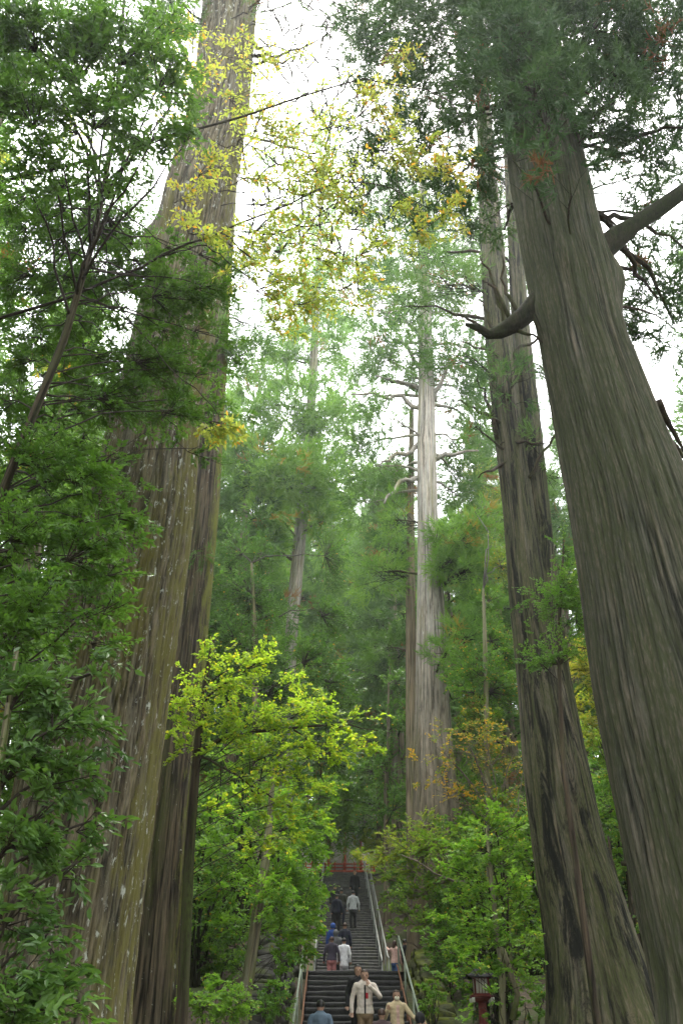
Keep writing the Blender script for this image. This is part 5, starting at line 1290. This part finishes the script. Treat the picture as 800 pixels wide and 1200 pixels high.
PI = math.pi
cream = cloth('cream_fleece', (0.60, 0.52, 0.46)); khaki = cloth('khaki_cotton', (0.22, 0.15, 0.09)); black = cloth('black_cloth', (0.014, 0.014, 0.016))
redl = cloth('red_lining', (0.50, 0.03, 0.05)); navy = cloth('navy_cloth', (0.022, 0.024, 0.04)); grey = cloth('grey_cloth', (0.10, 0.10, 0.105)); beige = cloth('beige_wool', (0.50, 0.40, 0.25))
white = cloth('white_coat', (0.66, 0.65, 0.66)); pgrey = cloth('light_grey_cloth', (0.36, 0.36, 0.38)); plum = cloth('plum_cloth', (0.05, 0.042, 0.06)); pink = cloth('pink_cloth', (0.50, 0.20, 0.20)); denim = cloth('blue_denim', (0.05, 0.10, 0.24))
blue = cloth('blue_nylon', (0.025, 0.065, 0.24)); ltblue = cloth('pale_blue_cloth', (0.10, 0.14, 0.19)); rose = cloth('pale_pink_jacket', (0.52, 0.34, 0.29)); silver = cloth('silver_grey_jacket', (0.42, 0.43, 0.44)); olive = cloth('dark_olive_jacket', (0.045, 0.045, 0.035)); mauve = cloth('mauve_brown_coat', (0.07, 0.045, 0.048)); mask_m = cloth('mask_fabric', (0.62, 0.58, 0.47))

person('person in cream jacket with red lining, hand raised to face, coming downstairs', 427, 1139.5, 1.74, 0, cream, khaki, HAIR_B, {'L': ((.33, -.10, 1.16), (.11, -.22, 1.36), (.035, -.16, 1.50))}, .86, 1.18, .013, front=((-.022, .022, .84, 1.40, black), (.022, .075, 1.12, 1.24, redl)), head_down=.05, stride=.03)
person('person in black close behind the cream jacket on the lower stairs', 419, 1129.5, 1.72, 0.1, black, black, HAIR, voxel=.022)
person('person with a face mask and beige coat, one arm on the right handrail', 464, 1159, 1.58, 0.1, beige, khaki, HAIR_B, {'R': ((.30, -.06, 1.13), (.26, -.26, 1.28), (.24, -.30, 1.39)), 'L': ((.36, -.06, 1.16), (.56, -.14, 1.03), (.66, -.18, 1.0))}, .70, 1.1, .013, front=((-.03, .045, .7, 1.40, rose),), mask=mask_m, long_hair=True)
person('dark-haired person with pale blue collar seen from behind at the foot of the stairs', 375.5, 1172.5, 1.66, PI, ltblue, navy, HAIR, wide=1.1, voxel=.016)
person('person in a mauve-brown coat low on the stairs between cream jacket and beige coat', 447, 1187, 1.50, PI, mauve, black, HAIR_B, voxel=.022)
person('person in a black hooded coat beside the foot of the right handrail', 491.5, 1186, 1.56, PI - .3, black, black, HAIR, hood=black, voxel=.022)
person('person in a white coat and light grey trousers seen from behind on the landing', 403, 1107, 1.60, PI, white, pgrey, HAIR, hem=.74, voxel=.022, Y=36.4)
person('person in a plum jacket and pink trousers seen from behind on the landing', 388.5, 1107, 1.60, PI, plum, pink, HAIR_B, wide=1.15, voxel=.022, Y=36.0)
person('person in a grey hooded jacket climbing the upper flight', 393.5, 1089, 1.74, PI, grey, black, HAIR, wide=1.15, hood=grey, voxel=.026, stride=.05)
person('person in a navy jacket climbing beside the grey hooded jacket', 404, 1082, 1.70, PI + .15, navy, navy, HAIR_B, voxel=.026)
person('person in a bright blue hooded jacket half hidden behind the grey hooded jacket', 390, 1081, 1.68, PI, blue, black, HAIR, hood=blue, voxel=.029)
person('person in a silver-grey jacket and dark trousers high on the stairs', 413.5, 1043, 1.68, PI, silver, black, HAIR, wide=1.15, voxel=.029)
person('person in a dark olive jacket walking in the dark group high on the stairs', 400, 1041, 1.68, PI, olive, navy, HAIR, voxel=.032)
person('person in black at the left of the dark group high on the stairs', 392.5, 1037, 1.70, PI, black, black, HAIR, voxel=.032)
person('person in navy trailing the dark group high on the stairs', 394.5, 1047, 1.62, PI, navy, black, HAIR, voxel=.032)
person('person in black coming down near the head of the stairs', 415.5, 1021, 1.72, 0, black, black, HAIR, voxel=.032)
person('person in pale pink jacket and jeans, arm stretched to a rail beside the landing', 462, 1103, 1.56, PI / 2 + .9, rose, denim, HAIR_B, {'L': ((.36, -.12, 1.36), (.52, -.22, 1.46), (.60, -.26, 1.52))}, .90, 1.1, .018, Y=36.8, long_hair=True)
person('dark-clothed person at the right rear edge of the landing', 474, 1101, 1.62, PI, black, mauve, HAIR, voxel=.026, Y=36.9)

# ================================================================ haze between the trunks
hz_m, N, L, out = new_mat('haze_air')
pv = N.new('ShaderNodeVolumePrincipled')
pv.inputs['Color'].default_value = (0.93, 0.97, 1.0, 1)
pv.inputs['Density'].default_value = HAZE_DENSITY
pv.inputs['Anisotropy'].default_value = 0.7
L.new(pv.outputs[0], out.inputs['Volume'])
x0, x1, y0, y1, z0, z1 = -275, 275, -170, 345, -2.0, 72.0
hv = np.array([(x, y, z) for z in (z0, z1) for y in (y0, y1) for x in (x0, x1)], float)
hf = np.array([(0, 2, 3, 1), (4, 5, 7, 6), (0, 1, 5, 4), (2, 6, 7, 3), (0, 4, 6, 2), (1, 3, 7, 5)])
tag(mesh_obj('haze', hv, [hf], hz_m), kind='stuff')
